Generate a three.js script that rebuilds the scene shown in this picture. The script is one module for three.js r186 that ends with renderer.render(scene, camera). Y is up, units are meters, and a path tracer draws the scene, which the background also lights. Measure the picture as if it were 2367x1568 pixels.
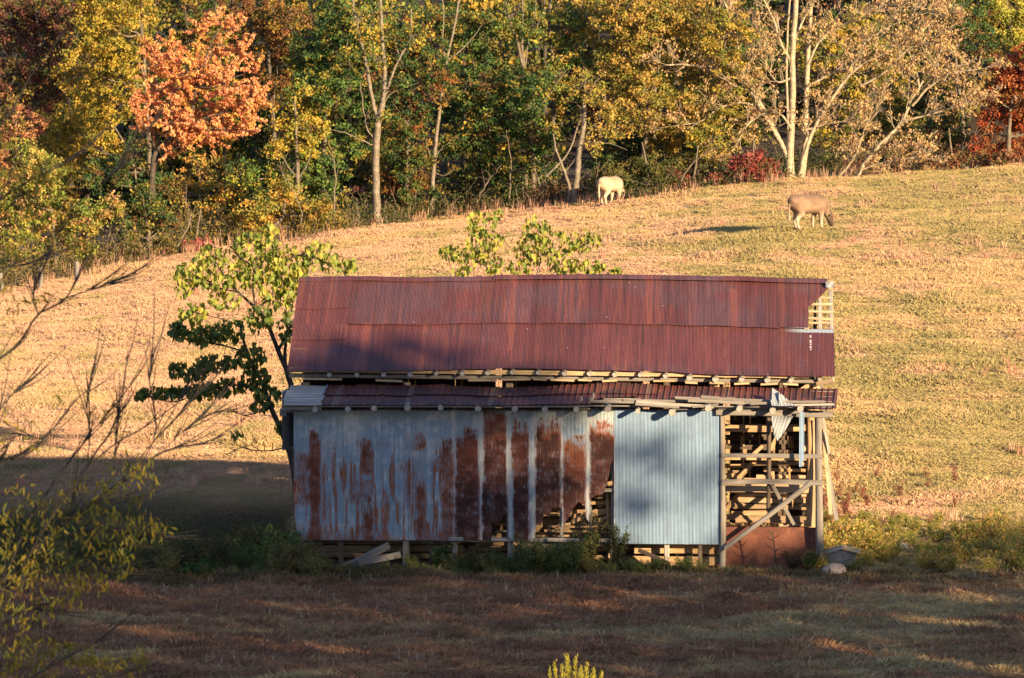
import * as THREE from 'three';
import { mergeGeometries } from 'three/addons/utils/BufferGeometryUtils.js';
import { MarchingCubes } from 'three/addons/objects/MarchingCubes.js';

// ---------- camera, sky, sun, exposure ----------
const scene = new THREE.Scene();
const W = 2366, H = 1568, F = 11000, EYE = new THREE.Vector3(0, 15.2, 110), PITCH = Math.atan(980 / F);
const camera = new THREE.PerspectiveCamera(2 * Math.atan(H / 2 / F) * 180 / Math.PI, W / H, 1, 3000);
camera.position.copy(EYE);
camera.lookAt(0, EYE.y - Math.sin(PITCH) * 100, EYE.z - Math.cos(PITCH) * 100);
camera.focus = 113;
camera.userData.fStop = 7;
const AZ = 42 * Math.PI / 180, EL = 15 * Math.PI / 180;
const SUN = new THREE.Vector3(Math.sin(AZ) * Math.cos(EL), Math.sin(EL), Math.cos(AZ) * Math.cos(EL));
{
  const w = 256, h = 128, d = new Float32Array(w * h * 4), sd = SUN;
  for (let j = 0; j < h; j++) for (let i = 0; i < w; i++) {
    const a = ((i + .5) / w - .5) * 2 * Math.PI, e = ((j + .5) / h - .5) * Math.PI;
    const x = Math.cos(a) * Math.cos(e), y = Math.sin(e), z = Math.sin(a) * Math.cos(e);
    const t = Math.pow(1 - Math.max(0, y), 3), c = Math.max(0, x * sd.x + y * sd.y + z * sd.z), g = Math.pow(c, 5) * .55;
    const k = (j * w + i) * 4;
    d[k] = .26 + .52 * t + g * 1.2; d[k + 1] = .46 + .42 * t + g * .85; d[k + 2] = .92 + .06 * t + g * .42; d[k + 3] = 1;
  }
  const t = new THREE.DataTexture(d, w, h, THREE.RGBAFormat, THREE.FloatType);
  t.mapping = THREE.EquirectangularReflectionMapping; t.magFilter = THREE.LinearFilter; t.needsUpdate = true;
  scene.background = t; scene.environment = t; scene.environmentIntensity = .3; scene.backgroundIntensity = .3;
}
const sun = new THREE.DirectionalLight(new THREE.Color().setRGB(1, .72, .43), 5);
sun.position.copy(SUN).multiplyScalar(200); sun.target.position.set(0, 0, 0);
sun.castShadow = true; sun.shadow.mapSize.set(4096, 4096);
Object.assign(sun.shadow.camera, { left: -130, right: 130, top: 90, bottom: -60, near: 1, far: 500 });
scene.add(sun, sun.target);
const renderer = new THREE.WebGLRenderer({ antialias: true });
renderer.toneMapping = THREE.LinearToneMapping;
renderer.toneMappingExposure = 2.5;
renderer.shadowMap.enabled = true;

// ---------- helpers ----------
let seed = 12345;
const rnd = () => { seed = (seed + 0x6d2b79f5) | 0; let t = Math.imul(seed ^ (seed >>> 15), 1 | seed); t = (t + Math.imul(t ^ (t >>> 7), 61 | t)) ^ t; return ((t ^ (t >>> 14)) >>> 0) / 4294967296; };
const rr = (a, b) => a + (b - a) * rnd(), gauss = () => (rnd() + rnd() + rnd() + rnd() - 2) * .87, pick = (a) => a[Math.floor(rnd() * a.length)];
const clamp = (x, a = 0, b = 1) => Math.min(b, Math.max(a, x)), mix = (a, b, t) => a + (b - a) * t, sst = (a, b, x) => { const t = clamp((x - a) / (b - a)); return t * t * (3 - 2 * t); };
const hash = (x, y) => { let h = Math.imul(x | 0, 374761393) + Math.imul(y | 0, 668265263); h = Math.imul(h ^ (h >>> 13), 1274126177); return ((h ^ (h >>> 16)) >>> 0) / 4294967296; };
const noise = (x, y) => { const i = Math.floor(x), j = Math.floor(y), u = x - i, v = y - j, a = u * u * (3 - 2 * u), b = v * v * (3 - 2 * v); return mix(mix(hash(i, j), hash(i + 1, j), a), mix(hash(i, j + 1), hash(i + 1, j + 1), a), b); };
const fbm = (x, y, n = 4) => { let s = 0, a = .5, t = 0; for (let i = 0; i < n; i++) { s += a * noise(x, y); t += a; a *= .5; x = x * 2.03 + 17.1; y = y * 2.03 + 9.7; } return s / t; };
const V = (x, y, z) => new THREE.Vector3(x, y, z);
const lerpTab = (tab, x) => { if (x <= tab[0][0]) return tab[0][1]; for (let i = 1; i < tab.length; i++) if (x <= tab[i][0]) return mix(tab[i - 1][1], tab[i][1], (x - tab[i - 1][0]) / (tab[i][0] - tab[i - 1][0])); return tab[tab.length - 1][1]; };

// direction of sight for a place in the photograph (2366 x 1568)
function ray(px, py) { const dx = (px - W / 2) / F, dy = (H / 2 - py) / F, c = Math.cos(PITCH), s = Math.sin(PITCH); return V(dx, dy * c - s, -dy * s - c); }
function P(px, py, z) { const d = ray(px, py); return EYE.clone().addScaledVector(d, (z - EYE.z) / d.z); }
function hgt(x, z) {
  const r = (-z - 9) / 64, s = r <= 0 ? 0 : r >= 1 ? 1 : r < .12 ? r * r / .24 * 1.06 : Math.min(1, r * 1.06 - .06 * 1.06);
  const xx = x < 10 ? Math.max(x, -30) : 10 + (Math.min(x, 60) - 10) * .5;
  let h = Math.min(s, 1) * (1.9 + .105 * xx);
  h += sst(-8, -30, z) * ((fbm(x * .09 + 5, z * .06 + 3, 3) - .5) * .7) + (fbm(x * .5, z * .3 + 40, 2) - .5) * .1;
  if (z < -7) h += (fbm(x * .28 + 90, z * .8 + 15, 3) - .5) * .34 * sst(-7, -14, z);
  if (z < -128) h += (-z - 128) * .2 * sst(-128, -150, z);
  if (z > -3 && z < 30) h += ((fbm(x * .55 + 70, z * 1.1 + 9, 3) - .5) * .26) * sst(.2, 2.5, z) * sst(30, 24, z);
  if (z > 25) h += 13.4 * Math.pow(Math.min((z - 25) / 85, 1.6), 1.1);
  h += 8 * sst(14, 45, x) * sst(8, 60, z);
  return h;
}
function ground(px, py) { const d = ray(px, py); for (let z = 30; z > -200; z -= .1) { const t = (z - EYE.z) / d.z, x = EYE.x + d.x * t, y = EYE.y + d.y * t; if (y <= hgt(x, z)) return V(x, hgt(x, z), z); } return P(px, py, -120); }

const taken = new Map();
function numbered(n) { const k = (taken.get(n) ?? -1) + 1; taken.set(n, k); return k ? n + '_' + String(k).padStart(3, '0') : n; }
function tag(o, label, category, group, kind) { if (label) o.userData.label = label; if (category) o.userData.category = category; if (group) o.userData.group = group; if (kind) o.userData.kind = kind; return o; }
function thing(name, label, category, p, group) { const o = new THREE.Group(); o.name = numbered(name); o.position.copy(p); scene.add(o); return tag(o, label, category, group); }
function part(name, geo, mat, parent) { const m = new THREE.Mesh(geo, mat); m.name = parent === scene ? numbered(name) : partName(name, parent); m.castShadow = m.receiveShadow = true; parent.add(m); return m; }
function partName(name, parent) { const c = (parent.userData_names ??= {}); const k = c[name] = (c[name] ?? -1) + 1; return k ? name + '_' + String(k).padStart(3, '0') : name; }
const merge = (list) => mergeGeometries(list, false);

// growing mesh buffers
class Buf {
  constructor(uv = false) { this.p = []; this.c = []; this.i = []; this.t = uv ? [] : null; this.n = 0; }
  v(x, y, z, c, u, w) { this.p.push(x, y, z); if (c) this.c.push(c[0], c[1], c[2]); if (this.t) this.t.push(u, w); return this.n++; }
  tri(a, b, c) { this.i.push(a, b, c); }
  geo(smooth) {
    const g = new THREE.BufferGeometry();
    g.setAttribute('position', new THREE.BufferAttribute(Float32Array.from(this.p), 3));
    if (this.c.length) g.setAttribute('color', new THREE.BufferAttribute(Float32Array.from(this.c), 3));
    if (this.t) g.setAttribute('uv', new THREE.BufferAttribute(Float32Array.from(this.t), 2));
    g.setIndex(new THREE.BufferAttribute(Uint32Array.from(this.i), 1));
    if (smooth) g.computeVertexNormals();
    return g;
  }
  leaf(x, y, z, L, w, c, droop = 0, up = 0) { // a folded four-cornered blade
    let ax = gauss(), ay = gauss() * (1 - droop) - droop * 1.6, az = gauss(); let l = Math.hypot(ax, ay, az) || 1; ax /= l; ay /= l; az /= l;
    let bx = gauss(), by = gauss() * (1 - up * .7), bz = gauss(); const d = ax * bx + ay * by + az * bz; bx -= d * ax; by -= d * ay; bz -= d * az; l = Math.hypot(bx, by, bz) || 1; bx /= l; by /= l; bz /= l;
    const nx = ay * bz - az * by, ny = az * bx - ax * bz, nz = ax * by - ay * bx, h = L / 2, f = w * .12;
    const a = this.v(x - ax * h, y - ay * h, z - az * h, c), e = this.v(x + ax * h, y + ay * h, z + az * h, c);
    const b = this.v(x + bx * w / 2 + nx * f, y + by * w / 2 + ny * f, z + bz * w / 2 + nz * f, c), k = this.v(x - bx * w / 2 + nx * f, y - by * w / 2 + ny * f, z - bz * w / 2 + nz * f, c);
    this.tri(a, b, e); this.tri(a, e, k);
  }
  tube(pts, rad, radial, c, uvs) { // tapered limb; pts: vectors, rad: radii
    const n = pts.length; let prev = null, len = 0;
    const t = V(), s = V(), b = V();
    for (let i = 0; i < n; i++) {
      t.subVectors(pts[Math.min(i + 1, n - 1)], pts[Math.max(i - 1, 0)]).normalize();
      s.set(1, 0, 0); if (Math.abs(t.x) > .8) s.set(0, 0, 1); s.addScaledVector(t, -s.dot(t)).normalize(); b.crossVectors(t, s);
      if (i) len += pts[i].distanceTo(pts[i - 1]);
      const row = this.n;
      for (let k = 0; k < radial + (this.t ? 1 : 0); k++) { const a = k / radial * Math.PI * 2, r = rad[i], cc = Math.cos(a) * r, ss = Math.sin(a) * r; this.v(pts[i].x + s.x * cc + b.x * ss, pts[i].y + s.y * cc + b.y * ss, pts[i].z + s.z * cc + b.z * ss, c, k / radial, len); }
      const m = radial + (this.t ? 1 : 0);
      if (prev !== null) for (let k = 0; k < radial; k++) { const k2 = this.t ? k + 1 : (k + 1) % radial; this.tri(prev + k, row + k, prev + k2); this.tri(prev + k2, row + k, row + k2); }
      prev = row;
    }
  }
}
// smooth polyline through points with a little crookedness
function curvy(pts, n, wob = 0) { const c = new THREE.CatmullRomCurve3(pts, false, 'centripetal'), out = c.getPoints(n); if (wob) for (let i = 1; i < out.length - 1; i++) { out[i].x += gauss() * wob; out[i].y += gauss() * wob * .5; out[i].z += gauss() * wob; } return out; }
const taper = (n, a, b, p = 1) => Array.from({ length: n }, (_, i) => mix(a, b, Math.pow(i / (n - 1), p)));

// textures: f(u, v) gives linear colour
const toS = (c) => 255 * (c <= .0031308 ? 12.92 * c : 1.055 * Math.pow(c, 1 / 2.4) - .055);
function colorTex(w, h, f) { const d = new Uint8Array(w * h * 4); for (let j = 0; j < h; j++) for (let i = 0; i < w; i++) { const c = f((i + .5) / w, (j + .5) / h, i, j), k = (j * w + i) * 4; for (let q = 0; q < 3; q++) d[k + q] = clamp(toS(clamp(c[q])), 0, 255); d[k + 3] = 255; } const t = new THREE.DataTexture(d, w, h); t.colorSpace = THREE.SRGBColorSpace; t.magFilter = THREE.LinearFilter; t.wrapS = t.wrapT = THREE.RepeatWrapping; t.needsUpdate = true; return t; }
function dataTex(w, h, f) { const t = colorTex(w, h, () => [0, 0, 0]); t.colorSpace = THREE.NoColorSpace; for (let j = 0; j < h; j++) for (let i = 0; i < w; i++) { const c = f((i + .5) / w, (j + .5) / h, i, j), k = (j * w + i) * 4; for (let q = 0; q < 3; q++) t.image.data[k + q] = clamp(c[q]) * 255; } return t; }
const mix3 = (a, b, t) => [mix(a[0], b[0], t), mix(a[1], b[1], t), mix(a[2], b[2], t)], mul3 = (a, s) => [a[0] * s, a[1] * s, a[2] * s];
const jit = (c, s = .18, h = .06) => { const k = 1 + gauss() * s; return [c[0] * k * (1 + gauss() * h), c[1] * k * (1 + gauss() * h), c[2] * k]; };

// ---------- materials ----------
const leafMat = new THREE.MeshPhysicalMaterial({ name: 'foliage', vertexColors: true, roughness: .75, transmission: .3, thickness: 0, specularIntensity: .35, side: THREE.DoubleSide });
const grassMat = new THREE.MeshPhysicalMaterial({ name: 'grass blade', roughness: 1, transmission: .3, thickness: 0, specularIntensity: .1, side: THREE.DoubleSide });
const barkTex = colorTex(256, 256, (u, v) => { const n = fbm(u * 10, v * 3, 4), m = fbm(u * 3 + 9, v * 12, 3), s = .22 + 1.35 * n * (.45 + .9 * m); return [s, s, s].map((x) => Math.min(1, x * .8)); });
const bark = (r, g, b) => new THREE.MeshStandardMaterial({ name: 'bark', color: new THREE.Color().setRGB(r, g, b), map: barkTex, roughness: .95 });
const grainTex = colorTex(256, 512, (u, v) => { const n = fbm(u * 26 + fbm(u * 3, v * 5, 2) * 3, v * 2.2, 4), k = fbm(u * 3 + 31, v * 5, 3), c = noise(u * 60, v * 1.5) > .86 ? .45 : 1; const s = (.5 + .7 * n) * (.7 + .5 * k) * c; return [s * .98, s * .95, s * .9]; });
const wood = (name, r, g, b) => new THREE.MeshStandardMaterial({ name, color: new THREE.Color().setRGB(r, g, b), map: grainTex, roughness: .9, bumpMap: grainTex, bumpScale: .004 });
const M = {
  greyWood: wood('grey weathered wood', .30, .285, .26), paleWood: wood('pale weathered wood', .47, .44, .40), tanWood: wood('tan wood', .66, .50, .31), warmWood: wood('warm brown wood', .60, .41, .23), oldWood: wood('old brown wood', .40, .29, .18), darkWood: wood('dark wood', .16, .125, .095), brownWood: wood('brown wood', .22, .145, .095),
  galv: new THREE.MeshStandardMaterial({ name: 'galvanised steel', color: new THREE.Color().setRGB(.36, .44, .52), roughness: .5, metalness: .35 }),  // blue tint puts the reflected sky into the base colour
};
// ---------- terrain ----------
const cStraw = [.63, .455, .235], cPink = [.66, .44, .275], cGreen = [.33, .315, .115], cTan = [.56, .42, .21], cBrown = [.285, .155, .09], cGrey = [.47, .385, .195], cRust = [.49, .25, .12], cLitter = [.075, .05, .03];
function pasture(x, z) { // colour of the ground cover
  const n = fbm(x * .3 + 3, z * .2 + 7, 4), m = fbm(x * 1.3 + 30, z * .8 + 11, 3), k = fbm(x * .06 + 50, z * .05, 2), far = clamp((-z - 6) / 110);
  let c = mix3(cStraw, cPink, sst(.36, .60, fbm(x * .3 + 90, z * .17, 3) + .10 * far - .08 * (x + 3) / 10));
  c = mix3(c, cTan, sst(.5, .7, m) * .6);
  const green = sst(.50, .68, n * .55 + m * .45 + .15 * sst(2, 14, x) - .06 * sst(-2, -12, x) + .06 * sst(-60, -8, z) + (k - .5) * .25 - .02);
  return mix3(c, cGreen, green * .62);
}
function yard(x, z) { // in front of the barn: mown dead stalks and grey grass
  const n = fbm(x * .22 + 11, z * .6 + 2, 4), m = fbm(x * 1.0 + 3, z * 2.2 + 8, 4), right = sst(-3, 9, x), near = sst(3, 14, z);
  let c = mix3(cBrown, cRust, sst(.5, .68, m) * .8);
  c = mix3(c, cGrey, .85 * sst(.46, .70, n * .5 + m * .36 + .1 * right + .05 * near));
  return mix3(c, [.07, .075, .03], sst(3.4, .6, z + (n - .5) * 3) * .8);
}
function cover(x, z) {
  if (z < -118) return cLitter;
  const back = sst(-7, -12, z - Math.max(0, (x - 8) * 1.1)); // right of the barn the pasture comes further forward
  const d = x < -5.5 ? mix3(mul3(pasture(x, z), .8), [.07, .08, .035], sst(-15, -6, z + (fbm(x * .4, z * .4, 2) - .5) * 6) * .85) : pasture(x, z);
  const f = yard(x, z), t = x > 8 ? sst(3.2, .4, z + (fbm(x * .5, z * .5, 2) - .5) * 2) : sst(1.5, -4, z);
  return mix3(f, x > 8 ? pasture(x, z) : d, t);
}
{
  const xs = [], zs = [];
  for (let x = -1500; x < -30; x += x < -200 ? 130 : x < -60 ? 20 : 5) xs.push(x);
  for (let x = -30; x < 36; x += .5) xs.push(x);
  for (let x = 36; x <= 1500; x += x < 60 ? 4 : x < 200 ? 20 : 130) xs.push(x);
  for (let z = -1800; z < -150; z += z < -300 ? 150 : 15) zs.push(z);
  for (let z = -150; z < 26; z += z < -120 ? 2 : .5) zs.push(z);
  for (let z = 26; z <= 700; z += z < 130 ? 4 : 60) zs.push(z);
  const p = [], c = [], uv = [], ix = [];
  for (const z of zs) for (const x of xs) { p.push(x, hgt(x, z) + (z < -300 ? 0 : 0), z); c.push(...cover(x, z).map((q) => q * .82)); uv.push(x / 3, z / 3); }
  const n = xs.length;
  for (let j = 0; j < zs.length - 1; j++) for (let i = 0; i < n - 1; i++) { const a = j * n + i; ix.push(a, a + n, a + 1, a + 1, a + n, a + n + 1); }
  const g = new THREE.BufferGeometry();
  g.setAttribute('position', new THREE.Float32BufferAttribute(p, 3)); g.setAttribute('color', new THREE.Float32BufferAttribute(c, 3)); g.setAttribute('uv', new THREE.Float32BufferAttribute(uv, 2));
  g.setIndex(ix); g.computeVertexNormals();
  const tex = colorTex(512, 512, (u, v) => { const s = .5 + .75 * (fbm(u * 60, v * 60, 3) * .6 + noise(u * 170, v * 170) * .4); return [s, s, s * .96]; });
  tag(part('pasture_ground', g, new THREE.MeshStandardMaterial({ name: 'pasture earth', vertexColors: true, map: tex, roughness: 1, bumpMap: tex, bumpScale: .05 }), scene), 'sunlit sloping pasture and the shaded yard in front of the barn', 'ground', null, 'structure');
}

// ---------- the barn ----------
const barn = thing('tobacco_barn', 'old tin-sided wooden barn with a rusty red corrugated roof and an open bay', 'barn', V(P(1296, 1320, 0).x, 0, 0));
barn.rotation.y = -2.6 * Math.PI / 180; barn.updateMatrixWorld();
const inv = barn.matrixWorld.clone().invert();
function B(px, py, zl) { const o = EYE.clone().applyMatrix4(inv), d = ray(px, py).transformDirection(inv); return o.addScaledVector(d, (zl - o.z) / d.z); }
const bx = (px, zl = 0) => B(px, 1000, zl).x, by = (py, zl = 0, px = 1296) => B(px, py, zl).y;

function beamGeo(a, b, w, h, o = {}) { // sawn board or beam from a to b; w across the view, h the other way
  const len = a.distanceTo(b), n = Math.max(1, Math.min(8, Math.round(len / .8))), bow = o.bow ?? .012, up = o.up ?? (Math.abs(b.y - a.y) > .8 * len ? V(1, 0, 0) : V(0, 1, 0)), t = b.clone().sub(a).normalize();
  const s = up.clone().addScaledVector(t, -up.dot(t)).normalize(), r = V().crossVectors(t, s), g = new Buf(true), u0 = rnd() * 3, v0 = rnd() * 5, e = Math.min(w, h) * .12;
  const ph = rnd() * 9, ring = [[-1, -1], [1, -1], [1, 1], [-1, 1]], rows = [];
  for (let i = 0; i <= n; i++) {
    const f = i / n, c = a.clone().lerp(b, f).addScaledVector(s, Math.sin(f * 3.1 + ph) * bow).addScaledVector(r, Math.sin(f * 2.3 + ph * 2) * bow * .6), k = 1 + (noise(i * 1.7 + ph, 3) - .5) * .16, row = [];
    for (let q = 0; q < 4; q++) for (const [m1, m2] of q % 2 ? [[1, 0], [0, 1]] : [[0, 1], [1, 0]]) {
      const [p, q2] = ring[q]; // chamfered corner: two points
      const x = p * (w / 2 - (m1 ? e : 0)) * k, y = q2 * (h / 2 - (m2 ? e : 0)) * k;
      row.push(c.clone().addScaledVector(s, x).addScaledVector(r, y));
    }
    rows.push(row);
  }
  for (let i = 0; i < n; i++) for (let q = 0; q < 8; q++) {
    const q1 = (q + 1) % 8, A = rows[i][q], Bq = rows[i][q1], C = rows[i + 1][q1], D = rows[i + 1][q], u = u0 + Math.floor(q / 2) * .31, va = v0 + i / n * len * .5, vb = v0 + (i + 1) / n * len * .5, du = A.distanceTo(Bq) * 1.4;
    const a0 = g.v(A.x, A.y, A.z, null, u, va), b0 = g.v(Bq.x, Bq.y, Bq.z, null, u + du, va), c0 = g.v(C.x, C.y, C.z, null, u + du, vb), d0 = g.v(D.x, D.y, D.z, null, u, vb);
    g.tri(a0, c0, b0); g.tri(a0, d0, c0);
  }
  for (const [row, flip] of [[rows[0], 0], [rows[n], 1]]) { const ids = row.map((p, q) => g.v(p.x, p.y, p.z, null, u0 + (q % 3) * .02, v0 + .01 * q)); for (let q = 1; q < 7; q++) flip ? g.tri(ids[0], ids[q + 1], ids[q]) : g.tri(ids[0], ids[q], ids[q + 1]); }
  return g.geo(true);
}
function logGeo(a, b, r0, r1, wob = .012) { // rough round pole with closed ends
  const len = a.distanceTo(b), n = Math.max(2, Math.min(12, Math.round(len / .35))), g = new Buf(true), m = 10, t = b.clone().sub(a).normalize();
  const s = Math.abs(t.y) > .7 ? V(1, 0, 0) : V(0, 1, 0); s.addScaledVector(t, -s.dot(t)).normalize(); const r = V().crossVectors(t, s), ph = rnd() * 30, v0 = rnd() * 4; let prev;
  for (let i = 0; i <= n; i++) {
    const f = i / n, c = a.clone().lerp(b, f).addScaledVector(s, (noise(ph, f * len * .8) - .5) * wob * 3).addScaledVector(r, (noise(ph + 7, f * len * .8) - .5) * wob * 3), ids = [];
    for (let k = 0; k <= m; k++) { const A = k / m * Math.PI * 2, kk = k % m, q = mix(r0, r1, f) * (1 + (noise(ph + kk * .9, f * len * 1.6) - .5) * .22); const p = c.clone().addScaledVector(s, Math.cos(A) * q).addScaledVector(r, Math.sin(A) * q); ids.push(g.v(p.x, p.y, p.z, null, k / m * 1.2 + ph, v0 + f * len * .5)); }
    if (prev) for (let k = 0; k < m; k++) { g.tri(prev[k], prev[k + 1], ids[k]); g.tri(prev[k + 1], ids[k + 1], ids[k]); }
    prev = ids;
    if (i === 0 || i === n) { const cc = g.v(c.x, c.y, c.z, null, ph + .5, v0), rim = ids.map((id) => g.v(g.p[id * 3], g.p[id * 3 + 1], g.p[id * 3 + 2], null, ph + .5 + Math.cos(id) * .05, v0 + Math.sin(id) * .02)); for (let k = 0; k < m; k++) i ? g.tri(cc, rim[k], rim[k + 1]) : g.tri(cc, rim[k + 1], rim[k]); }
  }
  return g.geo(true);
}
// a sheet of corrugated or ribbed metal: at(x, t) gives the smooth surface (t 0 at the bottom), prof(x) its relief along n
function sheetGeo(x0, x1, step, rows, at, prof, n, uvAt, cut) {
  const g = new Buf(true), cols = Math.max(2, Math.round((x1 - x0) / step)), id = [];
  for (let i = 0; i <= cols; i++) { const x = mix(x0, x1, i / cols), [t0, t1] = cut ? cut(x) : [0, 1]; id.push([]); for (let j = 0; j <= rows; j++) { const t = mix(t0, t1, j / rows), p = at(x, t).addScaledVector(n, prof(x, t)), [u, v] = uvAt(x, t); id[i].push(g.v(p.x, p.y, p.z, null, u, v)); } }
  for (let i = 0; i < cols; i++) for (let j = 0; j < rows; j++) { const a = id[i][j], b = id[i + 1][j], c = id[i + 1][j + 1], d = id[i][j + 1]; g.tri(a, b, c); g.tri(a, c, d); }
  return g.geo(true);
}
const PITCHC = .032, corr = (x) => Math.cos(x / PITCHC * Math.PI * 2) * .0045;

// --- tin of the front wall: one map for all sheets, rust where the photograph has it
const cx2 = (c) => (c / 1.632 + 1050) * .5778, cy2 = (c) => (c / 1.632 + 1600) * .5778;
const wl = bx(678), wr = bx(1667), wb = by(1257), wt = by(946);
const rustList = [ // left, right, top, bottom (close-up pixels), strength, darkness
  [306, 376, 235, 960, 1, .35], [205, 375, 330, 680, .62, .35], [205, 300, 640, 700, .5, .3], [205, 380, 860, 960, .75, .2], [270, 370, 285, 300, .5, .1],
  [645, 716, 255, 490, .85, .3], [560, 720, 470, 690, .55, .35], [655, 722, 690, 960, .95, .3], [380, 720, 870, 960, .7, .1], [380, 480, 250, 520, .25, .1], [420, 560, 660, 700, .45, .2], [380, 440, 560, 900, .3, .2], [635, 715, 285, 310, .6, .1],
  [742, 835, 278, 308, .7, .1], [925, 1070, 250, 330, .45, .2], [985, 1070, 235, 330, .7, .25], [915, 1065, 360, 660, .42, .3], [1005, 1066, 560, 960, .85, .3], [722, 790, 690, 960, .3, 0], [720, 900, 890, 960, .4, .1], [860, 960, 430, 480, .3, .2], [730, 1070, 910, 960, .55, .1],
  [1170, 1248, 255, 940, .75, .25], [1100, 1250, 390, 480, .85, 0], [1165, 1250, 640, 700, .6, .3], [1075, 1250, 860, 960, .6, .2], [1075, 1130, 690, 960, .25, .2],
  [1268, 1412, 225, 960, 1.1, .45], [1300, 1370, 150, 260, .55, .4], [1260, 1420, 500, 960, .9, .75], 
  [1446, 1596, 70, 320, .95, .25], [1452, 1590, 260, 960, 1.2, .72], [1440, 1600, 560, 960, 1.1, .9],
  [1628, 1742, 150, 520, .95, .42], [1640, 1745, 480, 960, 1.1, .75], [1650, 1730, 860, 960, .9, .45],
  [1788, 1948, 160, 320, 1, .3], [1788, 1948, 250, 960, 1.3, .85],
  [1968, 2112, 240, 420, .95, .15], [1968, 2112, 330, 560, 1.1, .45], [1965, 2112, 520, 960, 1.2, .8],
  [2146, 2294, 160, 300, 1, .25], [2142, 2296, 225, 960, 1.3, .8]];
const wallRust = (u, v) => { // u, v over the wall; gives [rust, darkness]
  const x = mix(678, 1667, u), y = mix(1257, 946, v), cx = (x / .5778 - 1050) * 1.632, cy = (y / .5778 - 1600) * 1.632;
  const st = fbm(cx * .09, cy * .006 + 4, 3) - .5, fine = fbm(cx * .35 + 9, cy * .035, 3) - .5, bl = fbm(cx * .02 + 70, cy * .025, 4) - .5;
  let r = 0, dk = 0;
  if (cx < 2302) for (const [a, b, t, q, s, d] of rustList) {
    const wob = st * 34 + bl * 26, top = cy - t + (st * 90 + fine * 50 + bl * 110), k = sst(-20, 20, cx - a + wob * .5) * sst(20, -20, cx - b + wob * .5) * sst(-50, 75, top) * sst(26, -20, cy - q + bl * 40) * s;
    if (k > 0) { r = 1 - (1 - r) * (1 - Math.min(1, k)); dk = Math.max(dk, d * Math.min(1, k * 1.2)); }
  }
  if (cx < 1260) r = Math.max(r, .75 * sst(.50, .68, fbm(cx * .05 + 40, cy * .004 + 9, 3) + .12 * sst(250, 700, cy) - .04) * sst(190, 420, cy + bl * 160));
  r = clamp(r * (1 + fine * 1.1 + bl * .7) + Math.max(0, bl * .5 + fine * .3 - .08) * (cx < 2302 ? .5 : .03));
  r = mix(r, sst(.15, .85, r + fine * .6 * (1 - Math.abs(2 * r - 1))), .75);
  return [r, clamp(dk + bl * .7 + st * .3), st, bl, fine, cx, cy];
};
const wallColor = colorTex(2048, 1024, (u, v) => {
  const [r, dk, st, bl, fine, cx, cy] = wallRust(u, v);
  let g = cx > 2302 ? mul3([.205, .305, .43], 1 + bl * .22 + fine * .16 + st * .22) : mul3(mix3([.31, .43, .53], [.50, .57, .61], sst(-.1, .25, bl + st * .4 + (cx > 1240 ? .08 : 0))), 1 + fine * .3 + st * .35);  // blue of the tin stands for sky reflection, put into the colour
  if (cx < 2302 && cy < 210) g = mix3(g, [.27, .31, .27], sst(210, 90, cy + bl * 90) * .55); // greener, darker tone towards the wall top
  for (const s of [1246, 1430, 1604, 1776, 1950, 2126]) if (Math.abs(cx - s) < 14) g = mix3(g, [.56, .58, .56], .6);
  const ru = mix3(mix3([.32, .115, .05], [.17, .05, .026], sst(0, .5, dk)), [.055, .021, .016], sst(.4, 1, dk));
  return mix3(g, mul3(ru, 1 + fine * .7 + st * .5), r);
});
const wallRough = dataTex(1024, 512, (u, v) => { const [r, , st] = wallRust(u, v); return [0, mix(.46 + st * .2, .95, r), mix(.45, 0, r)]; });
const wallMat = new THREE.MeshStandardMaterial({ name: 'rusting tin', map: wallColor, roughnessMap: wallRough, metalnessMap: wallRough, roughness: 1, metalness: 1 });
const girts = [[1248, .09], [1130, .08], [990, .09], [1065, .08]].map(([py, h]) => beamGeo(V(wl + .03, by(py, -.05), -.07), V(bx(1418) + .2, by(py + 3, -.05), -.07), h, .05));
const fw = part('front_wall', girts[0], M.greyWood, barn);
for (const g of girts.slice(1)) part('girt', g, M.greyWood, fw);
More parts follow.
